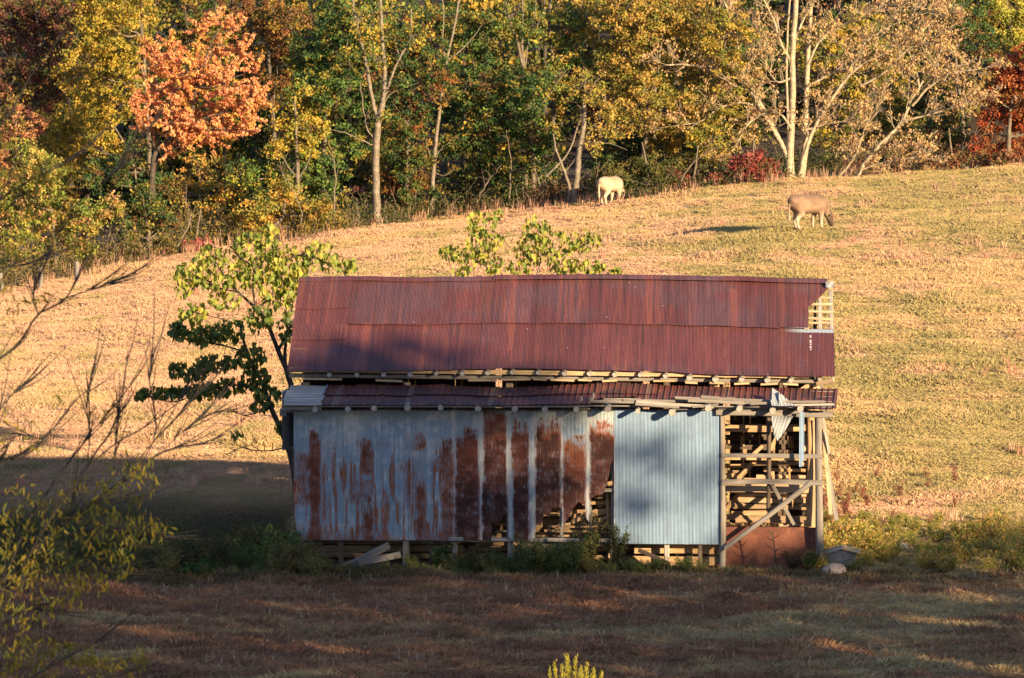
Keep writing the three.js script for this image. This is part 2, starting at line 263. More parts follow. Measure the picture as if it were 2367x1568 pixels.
{
  const seams = [678, 739, 799, 861, 923, 985, 1049, 1115, 1175, 1238, 1299, 1360, 1418], news = [1418.6, 1480, 1543, 1605, 1667];
  const at = (x, t) => V(x, mix(wb, wt, t), 0), uvAt = (x, t) => [(x - wl) / (wr - wl), t], nz = V(0, 0, 1), H2 = wt - wb;
  const tOf = (py) => (by(py) - wb) / H2;
  // bottom edges, photo pixels: x, y
  const low = [[678, 1252], [856, 1252], [858, 1240], [862, 1251], [1040, 1251], [1048, 1250], [1056, 1250], [1112, 1250], [1117, 1250], [1135, 1249], [1138, 1210], [1150, 1209], [1173, 1188], [1174, 1188], [1175, 1251], [1237, 1251], [1239, 1215], [1252, 1212], [1258, 1190], [1270, 1196], [1277, 1176], [1299, 1173], [1300, 1215], [1306, 1215], [1308, 1205], [1316, 1196], [1322, 1182], [1338, 1160], [1352, 1168], [1357, 1200], [1362, 1205], [1366, 1180], [1368, 1150], [1380, 1146], [1396, 1140], [1404, 1118], [1412, 1080], [1418, 1060]];
  for (let i = 0; i < 12; i++) {
    const x0 = bx(seams[i]) - (i ? .03 : 0), x1 = bx(seams[i + 1]), off = .014 + (i % 2) * .004 + rr(0, .003), ph = rr(-.01, .01);
    part('wall_sheet', sheetGeo(x0, x1, PITCHC / 5, 8, at, (x, t) => corr(x) + off + (fbm(x * 2, t * 3 + i, 2) - .5) * .012, nz, uvAt, (x) => { const px = 678 + (x - wl) / (wr - wl) * 989; return [clamp(tOf(lerpTab(low, px) + (px > 1120 ? (hash(Math.floor(px * .9), 5) - .5) * 5 : 0)), 0, .9), tOf(948 + noise(px * .1, 2) * 4)]; }), wallMat, fw);
  }
  for (let i = 0; i < 4; i++) part('wall_sheet', sheetGeo(bx(news[i]) - (i ? .03 : 0), bx(news[i + 1]), PITCHC / 5, 4, at, (x, t) => corr(x) + .016 + (i % 2) * .004 + (fbm(x * 1.4, t * 2 + i, 2) - .5) * .008, nz, uvAt, () => [tOf(1256.5), tOf(949)]), wallMat, fw);
  // tin strip round the left end, set back from the front
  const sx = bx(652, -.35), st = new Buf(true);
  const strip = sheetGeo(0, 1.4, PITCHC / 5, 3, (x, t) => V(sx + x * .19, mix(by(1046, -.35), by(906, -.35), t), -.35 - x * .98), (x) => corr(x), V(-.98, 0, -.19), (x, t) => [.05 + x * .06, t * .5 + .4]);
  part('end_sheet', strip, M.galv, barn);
}
// --- main roof
const EZ = -.6, RZ = -3.81;
const eaveTab = [[664, 858], [850, 858], [1000, 856], [1170, 852], [1300, 854], [1400, 856], [1520, 859], [1640, 866], [1780, 869], [1929, 872]].map(([x, y]) => { const p = B(x, y, EZ); return [p.x, p.y]; });
const ridgeTab = [[690, 645], [760, 643], [1000, 645], [1150, 643], [1400, 642], [1600, 644], [1760, 648], [1925, 653]].map(([x, y]) => { const p = B(x, y, RZ); return [p.x, p.y]; });
const roofL = (B(664, 858, EZ).x + B(690, 645, RZ).x) / 2, roofR = (B(1929, 872, EZ).x + B(1925, 653, RZ).x) / 2;
const roofAt = (x, t) => V(x, mix(lerpTab(eaveTab, x), lerpTab(ridgeTab, x), t) - Math.sin(t * Math.PI) * .03, mix(EZ, RZ, t));
const roofN = V(0, 3.21, 1.85).normalize();
const roofUV = (x, t) => [(x - roofL) / (roofR - roofL), t];
const roofColor = colorTex(2048, 1024, (u, v, i, j) => {
  const sheet = Math.floor(u * 20.5), course = v > .505 ? 1 : 0, n = fbm(u * 46, v * 2.2 + course * 9, 4), s = fbm(u * 210, v * 1.2 + course * 5, 3), b = fbm(u * 13 + 3, v * 5 + course * 3, 4), f = fbm(u * 700, v * 60, 2);
  const grey = sst(.42, .62, b * .62 + hash(sheet, course) * .08 + n * .22 + (course ? .06 : -.06));
  let c = mix3([.115, .036, .034], [.105, .050, .056], grey);
  c = mix3(c, [.17, .056, .040], sst(.54, .72, n * .45 + s * .55 + (hash(sheet, 7 + course) - .5) * .10) * .75); c = mul3(c, .8 + .42 * noise(u * 420, v * 2 + course * 7));
  c = mix3(c, [.085, .033, .034], sst(.60, .8, fbm(u * 90, v * 7 + 50, 3)) * .5);
  const low = sst(.10, .0, v) * sst(.5, .75, noise(u * 120, v * 4)) * .6; c = mix3(c, [.045, .022, .027], low);
  for (const [su, a, b2] of [[.245, 0, .5], [.135, .02, .52], [.405, .2, 1], [.66, .5, 1], [.815, .5, .9], [.905, .0, 1]]) if (Math.abs(u - su + (n - .5) * .01) < .006 && v > a && v < b2) c = mix3(c, [.22, .07, .045], .5);
  { const fu = u * 20; const e = Math.abs(fu - Math.round(fu)); if (e < .09) c = mix3(c, hash(Math.round(fu), course + 4) > .5 ? [.19, .07, .045] : [.06, .03, .032], .45 * sst(.09, .0, e) * sst(.35, .6, noise(u * 90, v * 9))); }
  c = mix3(c, [.05, .028, .03], .5 * sst(.62, .78, fbm(u * 150 + 8, v * 2.5 + 30, 3)));
  c = mul3(c, (.8 + f * .4) * (.86 + .28 * hash(sheet, 3 + course)));
  if (u > .9 && course === 0 && v > .468) c = mix3(c, [.34, .40, .44], sst(.9, .95, u) * sst(.466, .474, v));
  if (Math.abs(u - .957) < .0013 && v > .27 && v < .46 && noise(v * 90, 3) > .45) c = [.6, .5, .48];
  if ((hash(i >> 2, j >> 2) > .99985)) c = [.7, .66, .6];
  return c;
});
const roofMat = new THREE.MeshStandardMaterial({ name: 'rusty red roof tin', map: roofColor, roughness: .62, metalness: .12 });
const battens = [];
for (let k = 0; k < 14; k++) { const t = .03 + k * .071; const a = roofAt(roofL + .03, t).addScaledVector(roofN, -.06), b = roofAt(bx(1868, -2.2), t).addScaledVector(roofN, -.06); battens.push(beamGeo(a, b, .10, .03)); }
const roof = part('roof', battens[0], M.tanWood, barn);
for (const g of battens.slice(1)) part('batten', g, M.tanWood, roof);
{
  const N = 20, tear = (x) => { const p = bx(0, -3); void p; return x; };
  const tornTab = [[1865, .5], [1868, .5], [1868.6, .73], [1876, .755], [1886, .80], [1897, .84], [1906, .885], [1914, .93], [1922, .965], [1930, .98]].map(([px, t]) => [B(px, 690, -3.1).x, t]);
  for (let i = 0; i < N; i++) {
    const x0 = mix(roofL, roofR, i / N), x1 = mix(roofL, roofR, (i + 1) / N) + .03;
    const wavy = (x) => Math.sin(x * 2.1) * .004 + Math.sin(x * 5 + 2) * .003 + (x > bx(1750, -2) ? -.02 * (x - bx(1750, -2)) * .6 : 0);
    const bow = rr(0, .01), xe = Math.min(x1, roofR), pr = (lift) => (x, t) => corr(x) + lift + (i % 2) * .003 + (fbm(x * 2.3, t * 5, 2) - .5) * .02;
    const sag = (x) => (noise(x * 3, 4) - .5) * .006;
    if (i < 2) {
      part('roof_sheet', sheetGeo(x0, xe, PITCHC / 5, 4, roofAt, pr(0), roofN, roofUV, (x) => [0 + sag(x), .345]), roofMat, roof);
      part('roof_sheet', sheetGeo(x0, xe, PITCHC / 5, 4, roofAt, pr(.016), roofN, roofUV, (x) => [.335 + wavy(x), .675]), roofMat, roof);
      part('roof_sheet', sheetGeo(x0, xe, PITCHC / 5, 4, roofAt, pr(.032), roofN, roofUV, (x) => [.665 + wavy(x), 1]), roofMat, roof);
      continue;
    }
    part('roof_sheet', sheetGeo(x0, xe, PITCHC / 5, 6, roofAt, pr(0), roofN, roofUV, (x) => [0 + sag(x), .508]), roofMat, roof);
    part('roof_sheet', sheetGeo(x0, xe, PITCHC / 5, 6, roofAt, (x, t) => pr(.018)(x, t) + sst(.56, .5, t) * (.012 + .02 * sst(5, 25, Math.abs(i - 8) * 2)), roofN, roofUV, (x) => [i > 17 ? Math.max(.497 + wavy(x), lerpTab(tornTab, x)) : .497 + wavy(x), 1]), roofMat, roof);
  }
  // far slope, seen only from the side
  const backN = V(0, 3.21, -1.85).normalize();
  part('rear_slope', sheetGeo(roofL, roofR - .6, PITCHC / 3, 2, (x, t) => V(x, mix(lerpTab(eaveTab, x), lerpTab(ridgeTab, x), t), mix(RZ * 2 - EZ, RZ, t)), corr, backN, roofUV), roofMat, roof);
  // ridge cap: two folded lengths
  const cap = new Buf(true), capPts = [];
  for (const [x0, x1, dy] of [[roofL, B(1150, 643, RZ).x, .0], [B(1140, 643, RZ).x, B(1912, 650, RZ).x, .03]]) {
    const g = new Buf(true), n = 40; let prev;
    for (let i = 0; i <= n; i++) {
      const x = mix(x0, x1, i / n), y = lerpTab(ridgeTab, x) + .035 + dy + (noise(x * 1.7, 8) - .5) * .02, row = [];
      for (const [z, d] of [[.17, -.085], [.06, -.012], [0, .012], [-.06, -.012], [-.17, -.085]]) row.push(g.v(x, y + d, RZ + z, null, (x - roofL) / (roofR - roofL), .97 + z * .1));
      if (prev) for (let q = 0; q < 4; q++) { g.tri(prev[q], row[q], prev[q + 1]); g.tri(prev[q + 1], row[q], row[q + 1]); }
      prev = row;
    }
    part('ridge_cap', g.geo(true), roofMat, roof);
  }
  // the torn corner: laths and rafters laid bare
  const tl = (px, py) => { const p = B(px, py, -3); return p; };
  for (const [py, x0, h] of [[664, 1903, .075], [686, 1882, .085], [702, 1867, .10], [719, 1867, .095], [736, 1867, .10], [745, 1868, .07]]) {
    // find t on the slope for that row
    let best = 0, bd = 1e9; for (let t = .3; t < 1; t += .002) { const q = roofAt(roofR - .3, t), d = Math.abs(B(1900, py, q.z).y - q.y); if (d < bd) { bd = d; best = t; } }
    const z = mix(EZ, RZ, best);
    part('lath', beamGeo(roofAt(B(x0 - 10, py, z).x, best).addScaledVector(roofN, -.022), roofAt(roofR - .02 + rr(-.02, .02), best + rr(-.003, .003)).addScaledVector(roofN, -.022), h * .62, .028, { up: V(0, .87, -.5) }), M.tanWood, roof);
  }
  for (const px of [1893, 1921]) { const x = B(px, 700, -3).x; part('rafter', beamGeo(roofAt(x, .02).addScaledVector(roofN, -.13), roofAt(x + .01, .985).addScaledVector(roofN, -.10), .09, .11, { up: V(1, 0, 0) }), M.paleWood, roof); }
  const scrap = B(1921, 655, -3.7); // crumpled bright tin at the corner of the ridge
  part('tin_scrap', sheetGeo(scrap.x - .13, scrap.x + .06, .012, 3, (x, t) => V(x, scrap.y + .05 - t * .14, scrap.z + .12 + t * .05), (x, t) => Math.sin(x * 35 + t * 4) * .012, V(0, .3, .95), (x, t) => [x, t]), new THREE.MeshStandardMaterial({ name: 'dull tin', color: new THREE.Color().setRGB(.27, .29, .3), roughness: .65, metalness: .2 }), roof);
}
// rafter poles under the eave
function cutEnd(pole, a, r) { const g = new THREE.CircleGeometry(r, 9), p = g.attributes.position; for (let i = 1; i < p.count; i++) { const k = .86 + rnd() * .2; p.setXY(i, p.getX(i) * k, p.getY(i) * k); } const m = part('cut_end', g, M.paleWood, pole); m.position.set(a.x, a.y, a.z + .02); m.rotation.x = -.12; }
for (const [px, py, r] of [[760, 864, .06], [824, 863, .056], [886, 863, .06], [947, 863, .063], [1008, 861, .053], [1068, 860, .066], [1127, 860, .066], [1184, 861, .06], [1244, 858.5, .056], [1304, 859.5, .067], [1362, 859.5, .062], [1421, 861.5, .068], [1480, 863, .058], [1538, 866.5, .062], [1594, 871, .074], [1654, 871.5, .078], [1714, 872, .068], [1774, 874, .075], [1829, 874, .062]]) {
  const x = B(px, py, EZ).x, a = roofAt(x, -.005).addScaledVector(roofN, -r - .035), top = roofAt(x + rr(-.03, .03), .97).addScaledVector(roofN, -r - .09);
  const pole = part('rafter_pole', logGeo(a, top, r * 1.02, r * .8, .003), M.greyWood, barn);
  cutEnd(pole, a, r);
}
// plate under the rafters, with the short boards nailed beneath the pole ends
part('wall_plate', beamGeo(B(668, 869, -.9), B(1925, 881, -.9), .09, .13), M.greyWood, barn);
for (const [x0, x1, y] of [[700, 790, 876], [868, 930, 880], [1082, 1148, 879], [1160, 1225, 877], [1232, 1262, 877], [1272, 1327, 878.6], [1336, 1368, 878.5], [1392, 1426, 880], [1510, 1560, 880], [1584, 1612, 884.5], [1640, 1672, 885], [1697, 1732, 886.5], [1758, 1798, 887.5], [1810, 1845, 888]]) part('soffit_board', beamGeo(B(x0, y, -.74), B(x1, y + .6, -.74), .045, .14, { up: V(0, 1, 0) }), M.tanWood, barn);
part('plate_end', beamGeo(B(1888, 887, -.82), B(1927, 879, -.62), .10, .05), M.tanWood, barn);
// posts of the tall inner wall, standing from the ground to the plate
for (const [px, w] of [[706, .2], [940, .15], [1180, .18], [1415, .18], [1650, .21], [1886, .17]]) { const t = B(px, 884, -1); part('inner_post', beamGeo(V(t.x, -.15, -1), V(t.x + rr(-.02, .02), t.y, -1), w, .16), M.tanWood, barn); }
part('knee_brace', beamGeo(B(1876, 886, -1), B(1849, 905, -1), .12, .08), M.tanWood, barn);
for (const px of [698, 713, 1898]) { const t = B(px, 886, -1.02); part('stud', beamGeo(V(t.x, t.y - 1, -1.03), V(t.x, t.y, -1.03), .06, .05), M.greyWood, barn); }

// --- pent roof over the front
const pTopZ = -.8, pLowZ = .42;
const pTop = [[735, 891], [1000, 893], [1180, 898], [1290, 894], [1360, 890], [1420, 888], [1530, 890.5], [1650, 894], [1750, 897], [1830, 899], [1940, 900]].map(([x, y]) => { const p = B(x, y, pTopZ); return [p.x, p.y]; });
const pLow = [[735, 937], [860, 938], [1000, 938], [1120, 939], [1290, 936], [1400, 937], [1520, 936], [1700, 939], [1800, 939], [1880, 943], [1940, 946]].map(([x, y]) => { const p = B(x, y, pLowZ); return [p.x, p.y]; });
const pentAt = (x, t) => { const xs = mix(x - .04, x + .03, t); return V(xs, mix(lerpTab(pLow, x), lerpTab(pTop, x), t) + Math.sin(t * Math.PI) * .015, mix(pLowZ, pTopZ, t)); };
const pentN = V(0, 1.2, .32).normalize();
const RIB = .146, rib = (x) => { const f = Math.abs(((x / RIB) % 1 + 1) % 1 - .5); return f < .09 ? .024 * (1 - Math.pow(f / .09, 3)) : 0; };
const pentColor = colorTex(1024, 128, (u, v) => { const n = fbm(u * 70, v * 3, 4), b = fbm(u * 18 + 9, v * 4, 3), f = fbm(u * 500, v * 40, 2); let c = mix3([.125, .042, .036], [.08, .038, .038], sst(.4, .62, b)); c = mix3(c, [.19, .07, .045], sst(.58, .75, n) * .7); if (hash(Math.floor(u * 86), 3) > .93) c = mix3(c, [.2, .13, .09], .6); return mul3(c, .75 + f * .5); });
const pentMat = new THREE.MeshStandardMaterial({ name: 'dull red ribbed tin', map: pentColor, roughness: .6, metalness: .15 });
const pl0 = B(742, 937, pLowZ).x, pr0 = B(1936, 945, pLowZ).x;
const pentLaths = [.12, .36, .62, .88].map((t) => beamGeo(pentAt(pl0, t).addScaledVector(pentN, -.03), pentAt(pr0 - .1, t).addScaledVector(pentN, -.03), .09, .028, { up: V(0, .3, 1) }));
const pent = part('pent_roof', pentLaths[0], M.greyWood, barn);
for (const g of pentLaths.slice(1)) part('batten', g, M.greyWood, pent);
{
  const uvAt = (x, t) => [(x - pl0) / (pr0 - pl0), t];
  // where the lower edge is torn or slipped: photo x to share of the slope
  const lift = [[1340, .0], [1362, .02], [1368, .2], [1395, .30], [1420, .34], [1452, .36], [1470, .38], [1471, .06], [1500, .03], [1530, .10], [1558, .28], [1570, .36], [1610, .34], [1650, .2], [1668, .3], [1700, .34], [1740, .37], [1770, .26], [1785, .15], [1800, .12], [1830, .10], [1860, .05], [1900, 0]].map(([px, t]) => [B(px, 930, .2).x, t]);
  const N = 17, w = (pr0 - pl0) / N;
  for (let i = 0; i < N; i++) {
    const x0 = pl0 + i * w, x1 = x0 + w + .035, off = (i % 2) * .008 + rr(0, .006), xe = Math.min(x1, pr0), warp = (x, t) => rib(x) + off + (fbm(x * 1.1, t * 2 + i, 2) - .5) * .05 + (x > 5.4 ? (1 - t) * .02 * Math.sin(x * 6) : 0);
    const two = i < 11;
    if (two) part('pent_sheet', sheetGeo(x0, xe, .0146, 4, pentAt, warp, pentN, uvAt, (x) => [clamp(lerpTab(lift, x), 0, .4), .5]), pentMat, pent);
    part('pent_sheet', sheetGeo(x0, xe, .0146, 4, pentAt, (x, t) => warp(x, t) + (two ? .018 + .015 * sst(.55, .44, t) : 0), pentN, uvAt, (x) => [two ? .44 + (noise(x * 3, i) - .5) * .03 : clamp(lerpTab(lift, x) + (noise(x * 4, 2) - .5) * .04, 0, .45), 1]), pentMat, pent);
  }
  // bare pale boards where the sheets are gone at the left end
  for (let k = 0; k < 8; k++) { const t = .04 + k * .122, a = pentAt(B(656 + k * 1.6, 920, mix(pLowZ, pTopZ, t)).x + rr(-.05, .03), t), b = pentAt(pl0 + .03 + rr(-.04, .02), t); part('deck_board', beamGeo(a.addScaledVector(pentN, rr(-.012, .004)), b, .135, .03, { up: V(0, -.26, 1), bow: .01 }), M.paleWood, pent); }
  part('deck_board', beamGeo(B(650, 944, .36), B(742, 941, .36), .12, .03), M.greyWood, pent);
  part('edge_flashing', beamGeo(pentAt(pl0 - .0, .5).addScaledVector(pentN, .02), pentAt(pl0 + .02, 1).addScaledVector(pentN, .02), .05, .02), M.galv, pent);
  // loose old boards along the torn lower edge
  for (const [x0, y0, x1, y1, z, h] of [[1362, 931, 1470, 927, .34, .07], [1440, 923, 1560, 931, .36, .06], [1395, 926, 1480, 921, .30, .06], [1470, 932, 1650, 938, .40, .07], [1468, 936, 1570, 940, .42, .06], [1590, 929, 1790, 933, .36, .07], [1620, 921, 1780, 926, .22, .08], [1560, 922, 1700, 920, .2, .07], [1735, 936, 1905, 927, .46, .06], [1810, 934, 1930, 938, .40, .05], [1600, 938, 1660, 939, .42, .05], [660, 947, 735, 945, .2, .09]]) part('loose_board', beamGeo(B(x0, y0, z), B(x1, y1, z), h, .028, { bow: .03 }), rnd() < .7 ? M.greyWood : M.paleWood, pent);
  part('eave_strip', beamGeo(B(738, 941, .38), B(1362, 939, .38), .035, .03), M.greyWood, pent);
}
// pole rafters of the pent roof, their round ends standing out from the wall
for (const [px, py, r] of [[728, 946, .07], [803, 945, .072], [864, 943, .072], [942, 942, .08], [1018, 942, .066], [1105, 944, .076], [1190, 945, .075], [1259, 946, .072], [1332, 946, .072], [1404, 945, .074], [1474, 950, .06], [1553, 953, .085], [1637, 943, .085], [1709, 944, .072], [1786, 949, .075], [1850, 944, .08]]) {
  const a = B(px, py + 1, .43), b = V(a.x + rr(-.03, .03), a.y + .24, -.95);
  cutEnd(part('rafter_pole', logGeo(a, b, r, r * .9, .006), M.greyWood, barn), a, r);
}
// the log and beam that carry them
part('eave_beam', logGeo(B(655, 950, -.12), B(1674, 953, -.12), .075, .075), M.greyWood, barn);
part('eave_beam', beamGeo(B(1655, 954, .03), B(1925, 957, .03), .155, .16, { bow: .02 }), M.greyWood, barn);
part('eave_beam', beamGeo(B(1660, 946, .12), B(1918, 943, .12), .05, .07, { bow: .02 }), M.greyWood, barn);
part('corner_board', beamGeo(B(654, 945, .1), B(654, 962, .1), .16, .05), M.greyWood, barn);

// torn pale tin: one piece folded over the eave, one hanging into the bay, one narrow strip
{
  const up = [[1783, 938, .5], [1781, 922, .35], [1785, 898, -.1], [1797, 905, -.05], [1812, 917, .05], [1826, 930, .3], [1838, 938, .5]], dn = [[1784, 966, .35], [1784, 992, .33], [1788, 1010, .3], [1797, 1019, .3], [1809, 1004, .33], [1822, 985, .35], [1832, 964, .37]];
  const flat = (rows) => { const g = new Buf(true); const pts = rows.map(([x, y, z]) => B(x, y, z + .1)); const c = V(); pts.forEach((p) => c.add(p)); c.multiplyScalar(1 / pts.length); const ci = g.v(c.x, c.y, c.z + .03, null, .9, .8); const ids = pts.map((p) => g.v(p.x, p.y, p.z, null, .85 + p.x * .02, p.y * .2)); for (let i = 0; i < ids.length; i++) g.tri(ci, ids[(i + 1) % ids.length], ids[i]); return g; };
  const ribbed = (x0, x1, top, bot, z0, z1, skew) => { // sheet between two edges with slanting ribs
    const n = 120, g = new Buf(true); let prev;
    for (let i = 0; i <= n; i++) { const px = mix(x0, x1, i / n), row = []; for (let j = 0; j <= 8; j++) { const py = mix(lerpTab(bot, px), lerpTab(top, px), j / 8), t = j / 8, p = B(px, py, mix(z0(px), z1(px), t)); const r = Math.cos((px - skew * (py - top[0][1])) / 8 * Math.PI * 2); p.z += Math.pow(Math.max(0, r), 3) * .022 + .04 * Math.sin(t * 3 + px * .05); row.push(g.v(p.x, p.y, p.z, null, .8 + i / n * .1, .55 + t * .4)); } if (prev) for (let j = 0; j < 8; j++) { g.tri(prev[j], row[j], prev[j + 1]); g.tri(prev[j + 1], row[j], row[j + 1]); } prev = row; }
    return g.geo(true);
  };
  const pale = new THREE.MeshStandardMaterial({ name: 'pale bent tin', color: new THREE.Color().setRGB(.31, .345, .36), roughness: .6, metalness: .25 });
  part('torn_tin', ribbed(1781, 1838, [[1781, 921], [1784, 897], [1797, 905], [1812, 916], [1826, 929], [1838, 937]], [[1781, 926], [1784, 938], [1838, 939]], () => .55, (x) => x < 1800 ? .25 : .45, .35), pale, pent);
  part('torn_tin', ribbed(1783, 1833, [[1783, 963], [1833, 961]], [[1783, 966], [1785, 994], [1790, 1012], [1797, 1019], [1804, 1011], [1815, 995], [1833, 963]], () => .32, () => .42, -.35), pale, pent);
  part('tin_strip', sheetGeo(B(1847, 1000, .28).x, B(1858.5, 1000, .28).x, .006, 4, (x, t) => V(x + (1 - t) * -.0, mix(by(1076, .28), by(950, .28), t), .28 + (1 - t) * .05), (x) => corr(x) * 1.1, V(0, 0, 1), (x, t) => [.9, .3 + t * .5], (x) => [x > B(1855, 1000, .28).x ? .1 : 0, 1]), wallMat, pent);
}

// --- frame of the open bay on the right
part('corner_post', logGeo(V(B(1895, 1300, 0).x, -.2, 0), B(1892.5, 958, 0), .10, .082), M.greyWood, barn);
part('bay_post', logGeo(V(B(1670, 1300, .02).x, -.2, .02), B(1668, 956, .02), .085, .05), M.greyWood, barn);
part('rail', beamGeo(B(1668, 1054, .06), B(1901, 1055, .06), .10, .07, { bow: .01 }), M.greyWood, barn);
part('rail', beamGeo(B(1668, 1115, .07), B(1901, 1117, .07), .115, .07, { bow: .025 }), M.greyWood, barn);
part('middle_post', logGeo(B(1777, 1182, -.08), B(1777, 957, -.08), .05, .055), M.darkWood, barn);
part('diagonal_brace', logGeo(B(1675, 1268, .2), B(1874, 1116, .1), .055, .065), M.greyWood, barn);
part('diagonal_brace', beamGeo(B(1784, 1121, -.02), B(1836, 1213, -.15), .075, .05), M.greyWood, barn);
part('inner_post', logGeo(V(B(1873, 1200, -.7).x, -.2, -.7), B(1873, 920, -.7), .075, .075), M.warmWood, barn);
part('bay_beam', beamGeo(B(1676, 989, -.75), B(1878, 989, -.75), .17, .1), M.warmWood, barn);
part('bay_beam', beamGeo(B(1676, 1061, -.72), B(1876, 1060, -.72), .07, .1), M.warmWood, barn);
part('bay_beam', beamGeo(B(1676, 1129, -.6), B(1876, 1130, -.6), .205, .08), M.tanWood, barn);
part('stub_board', beamGeo(B(1860, 1002, -.8), B(1860, 1030, -.8), .16, .05), M.warmWood, barn);
part('stub_board', beamGeo(B(1857, 965, -.85), B(1857, 985, -.85), .15, .05), M.brownWood, barn);
// log crib behind the bay and along the whole front
const crib = [[1073, .10, 1742, 1862, 0], [1077, .11, 1676, 1730, -4], [1087, .09, 1765, 1862, 0], [1090, .08, 1676, 1728, 0], [1098, .07, 1676, 1708, 2], [1103, .10, 1748, 1862, 3], [1104, .10, 1676, 1706, 0], [1110, .09, 1700, 1800, 0], [1145, .08, 1700, 1866, 0], [1156, .125, 1695, 1862, 0], [1167, .10, 1675, 1720, 0], [1172, .115, 1676, 1866, 0], [1187, .13, 1690, 1800, 0], [1198, .115, 1676, 1866, 1], [1206, .08, 1700, 1860, 0], [1213, .09, 1676, 1880, 0]];
for (const [y, h, x0, x1, sl] of crib) { const z = -1 - rr(0, .12); part('crib_log', h > .105 || rnd() < .4 ? beamGeo(B(x0, y - sl / 2, z), B(x1, y + sl / 2, z), h, .10, { bow: .02 }) : logGeo(B(x0, y - sl / 2, z), B(x1, y + sl / 2, z), h * .52, h * .46), pick([M.tanWood, M.warmWood, M.oldWood]), barn); }
for (const [x0, y0, x1, y1, w] of [[1700, 1113, 1752, 1058, .11], [1679, 1178, 1715, 1131, .10], [1780, 1040, 1800, 1004, .10], [1731, 1062, 1762, 1030, .09], [1787, 1020, 1790, 1052, .06], [1823, 1080, 1826, 1130, .05], [1786, 1090, 1789, 1115, .08], [1832, 1150, 1834, 1175, .05]]) part('crib_brace', beamGeo(B(x0, y0, -.92), B(x1, y1, -.92), w, .05), M.warmWood, barn);
for (const [x, y, h] of [[1861, 1037, .2], [1861, 1073, .14], [1859, 1168, .1], [1860, 1187, .15], [1864, 1210, .14]]) part('log_end', logGeo(B(x - 6, y, -.78), B(x + 8, y, -.78), h * .5, h * .5), M.tanWood, barn);
for (const [x, y, w, h] of [[1716, 1020, .1, .25], [1718, 1048, .15, .2], [1827, 1022, .13, .28], [1827, 1050, .14, .2], [1680, 1020, .05, .2], [1755, 1016, .04, .22], [1682, 1043, .08, .1], [1749, 1043, .08, .12], [1670, 968, .08, .15], [1741, 959, .1, .14], [1699, 967, .06, .12], [1805, 1050, .03, .1], [1775, 1066, .05, .08]]) { const p = B(x, y, -1.9); part('far_slat', beamGeo(V(p.x, p.y - h / 2, -1.9), V(p.x, p.y + h / 2, -1.9), w, .03), M.warmWood, barn); }
for (const y of [1033, 1012, 1056]) part('far_rail', beamGeo(B(1676, y, -1.98), B(1870, y, -1.98), .13, .06), M.darkWood, barn);
// the crib goes on behind the tin, seen through the holes and below the sheets
for (let k = 0; k < 15; k++) { const y = .16 + k * .165, h = rr(.10, .15), z = -1.05 - rr(0, .1); for (const [a, b] of [[-6, -2.3], [-2.25, 3.55]]) part('crib_log', rnd() < .5 ? beamGeo(V(a + rr(0, .2), y + rr(-.02, .02), z), V(b - rr(0, .2), y + rr(-.03, .03), z), h, .1, { bow: .02 }) : logGeo(V(a + rr(0, .2), y, z), V(b - rr(0, .25), y + rr(-.04, .04), z), h * .5, h * .45), pick([M.warmWood, M.tanWood, M.oldWood, M.oldWood]), barn); }
for (const [x0, y0, x1, y1, z, w] of [[1255, 1182, 1300, 1172, -.35, .14], [1256, 1193, 1296, 1188, -.3, .05], [1320, 1196, 1412, 1180, -.4, .13], [1310, 1186, 1360, 1184, -.5, .12], [1322, 1208, 1380, 1180, -.3, .09], [1360, 1150, 1402, 1140, -.5, .07], [1345, 1166, 1410, 1160, -.45, .08], [1402, 1208, 1405, 1140, -.3, .07], [1265, 1219, 1412, 1214, -.4, .05], [1258, 1230, 1390, 1226, -.4, .05], [1140, 1213, 1164, 1211, -.4, .05], [1385, 1206, 1414, 1186, -.35, .06], [1404, 1118, 1418, 1117, -.05, .1]]) part('broken_board', beamGeo(B(x0, y0, z), B(x1, y1, z), w, .04, { bow: .03 }), M.warmWood, barn);
// boards of the crib foot lit below the new tin
for (const [x0, x1, y, h] of [[1466, 1650, 1270, .22], [1462, 1660, 1293, .12], [1470, 1656, 1303, .12]]) part('crib_board', beamGeo(B(x0, y, -.42), B(x1, y, -.42), h, .05), M.warmWood, barn);
for (const [x0, y0, x1, y1, w, h] of [[1195, 1275, 1335, 1276, .24, .05], [1200, 1258, 1370, 1260, .12, .05]]) part('sill_board', beamGeo(B(x0, y0, -.2), B(x1, y1, -.2), w, h), M.greyWood, barn);
part('sill_beam', beamGeo(B(1040, 1247, -.1), B(1420, 1249, -.1), .075, .12), M.greyWood, barn);
part('sill_beam', beamGeo(B(655, 1252, -.2), B(1040, 1252, -.2), .06, .12), M.darkWood, barn);
for (const [x0, x1, y0, y1] of [[1038, 1070, 1247, 1246], [1135, 1175, 1248, 1247], [1265, 1415, 1248, 1250]]) part('sill_board', beamGeo(B(x0, y0, .05), B(x1, y1, .05), .085, .04), M.paleWood, barn);
// stilts under the front wall
for (const [px, w, m, lean] of [[693, .2, 'greyWood', 0], [786, .135, 'brownWood', .03], [937, .14, 'greyWood', .0], [1052, .11, 'paleWood', -.01], [1180, .14, 'greyWood', .02], [1297, .12, 'greyWood', 0], [1417, .15, 'greyWood', .01], [1541, .12, 'paleWood', .0], [1618, .1, 'darkWood', 0]]) { const t = B(px, 1251, -.12); part('stilt', beamGeo(V(t.x + lean, -.2, -.12), V(t.x, t.y + .05, -.12), w, .12), M[m], barn); }
for (const [px, y1] of [[1417, 958], [1297, 1160], [1365, 1170], [1174, 1180]]) { const t = B(px, y1, -.1); part('stud', beamGeo(V(t.x, .6, -.1), t, .08, .06), M.greyWood, barn); }
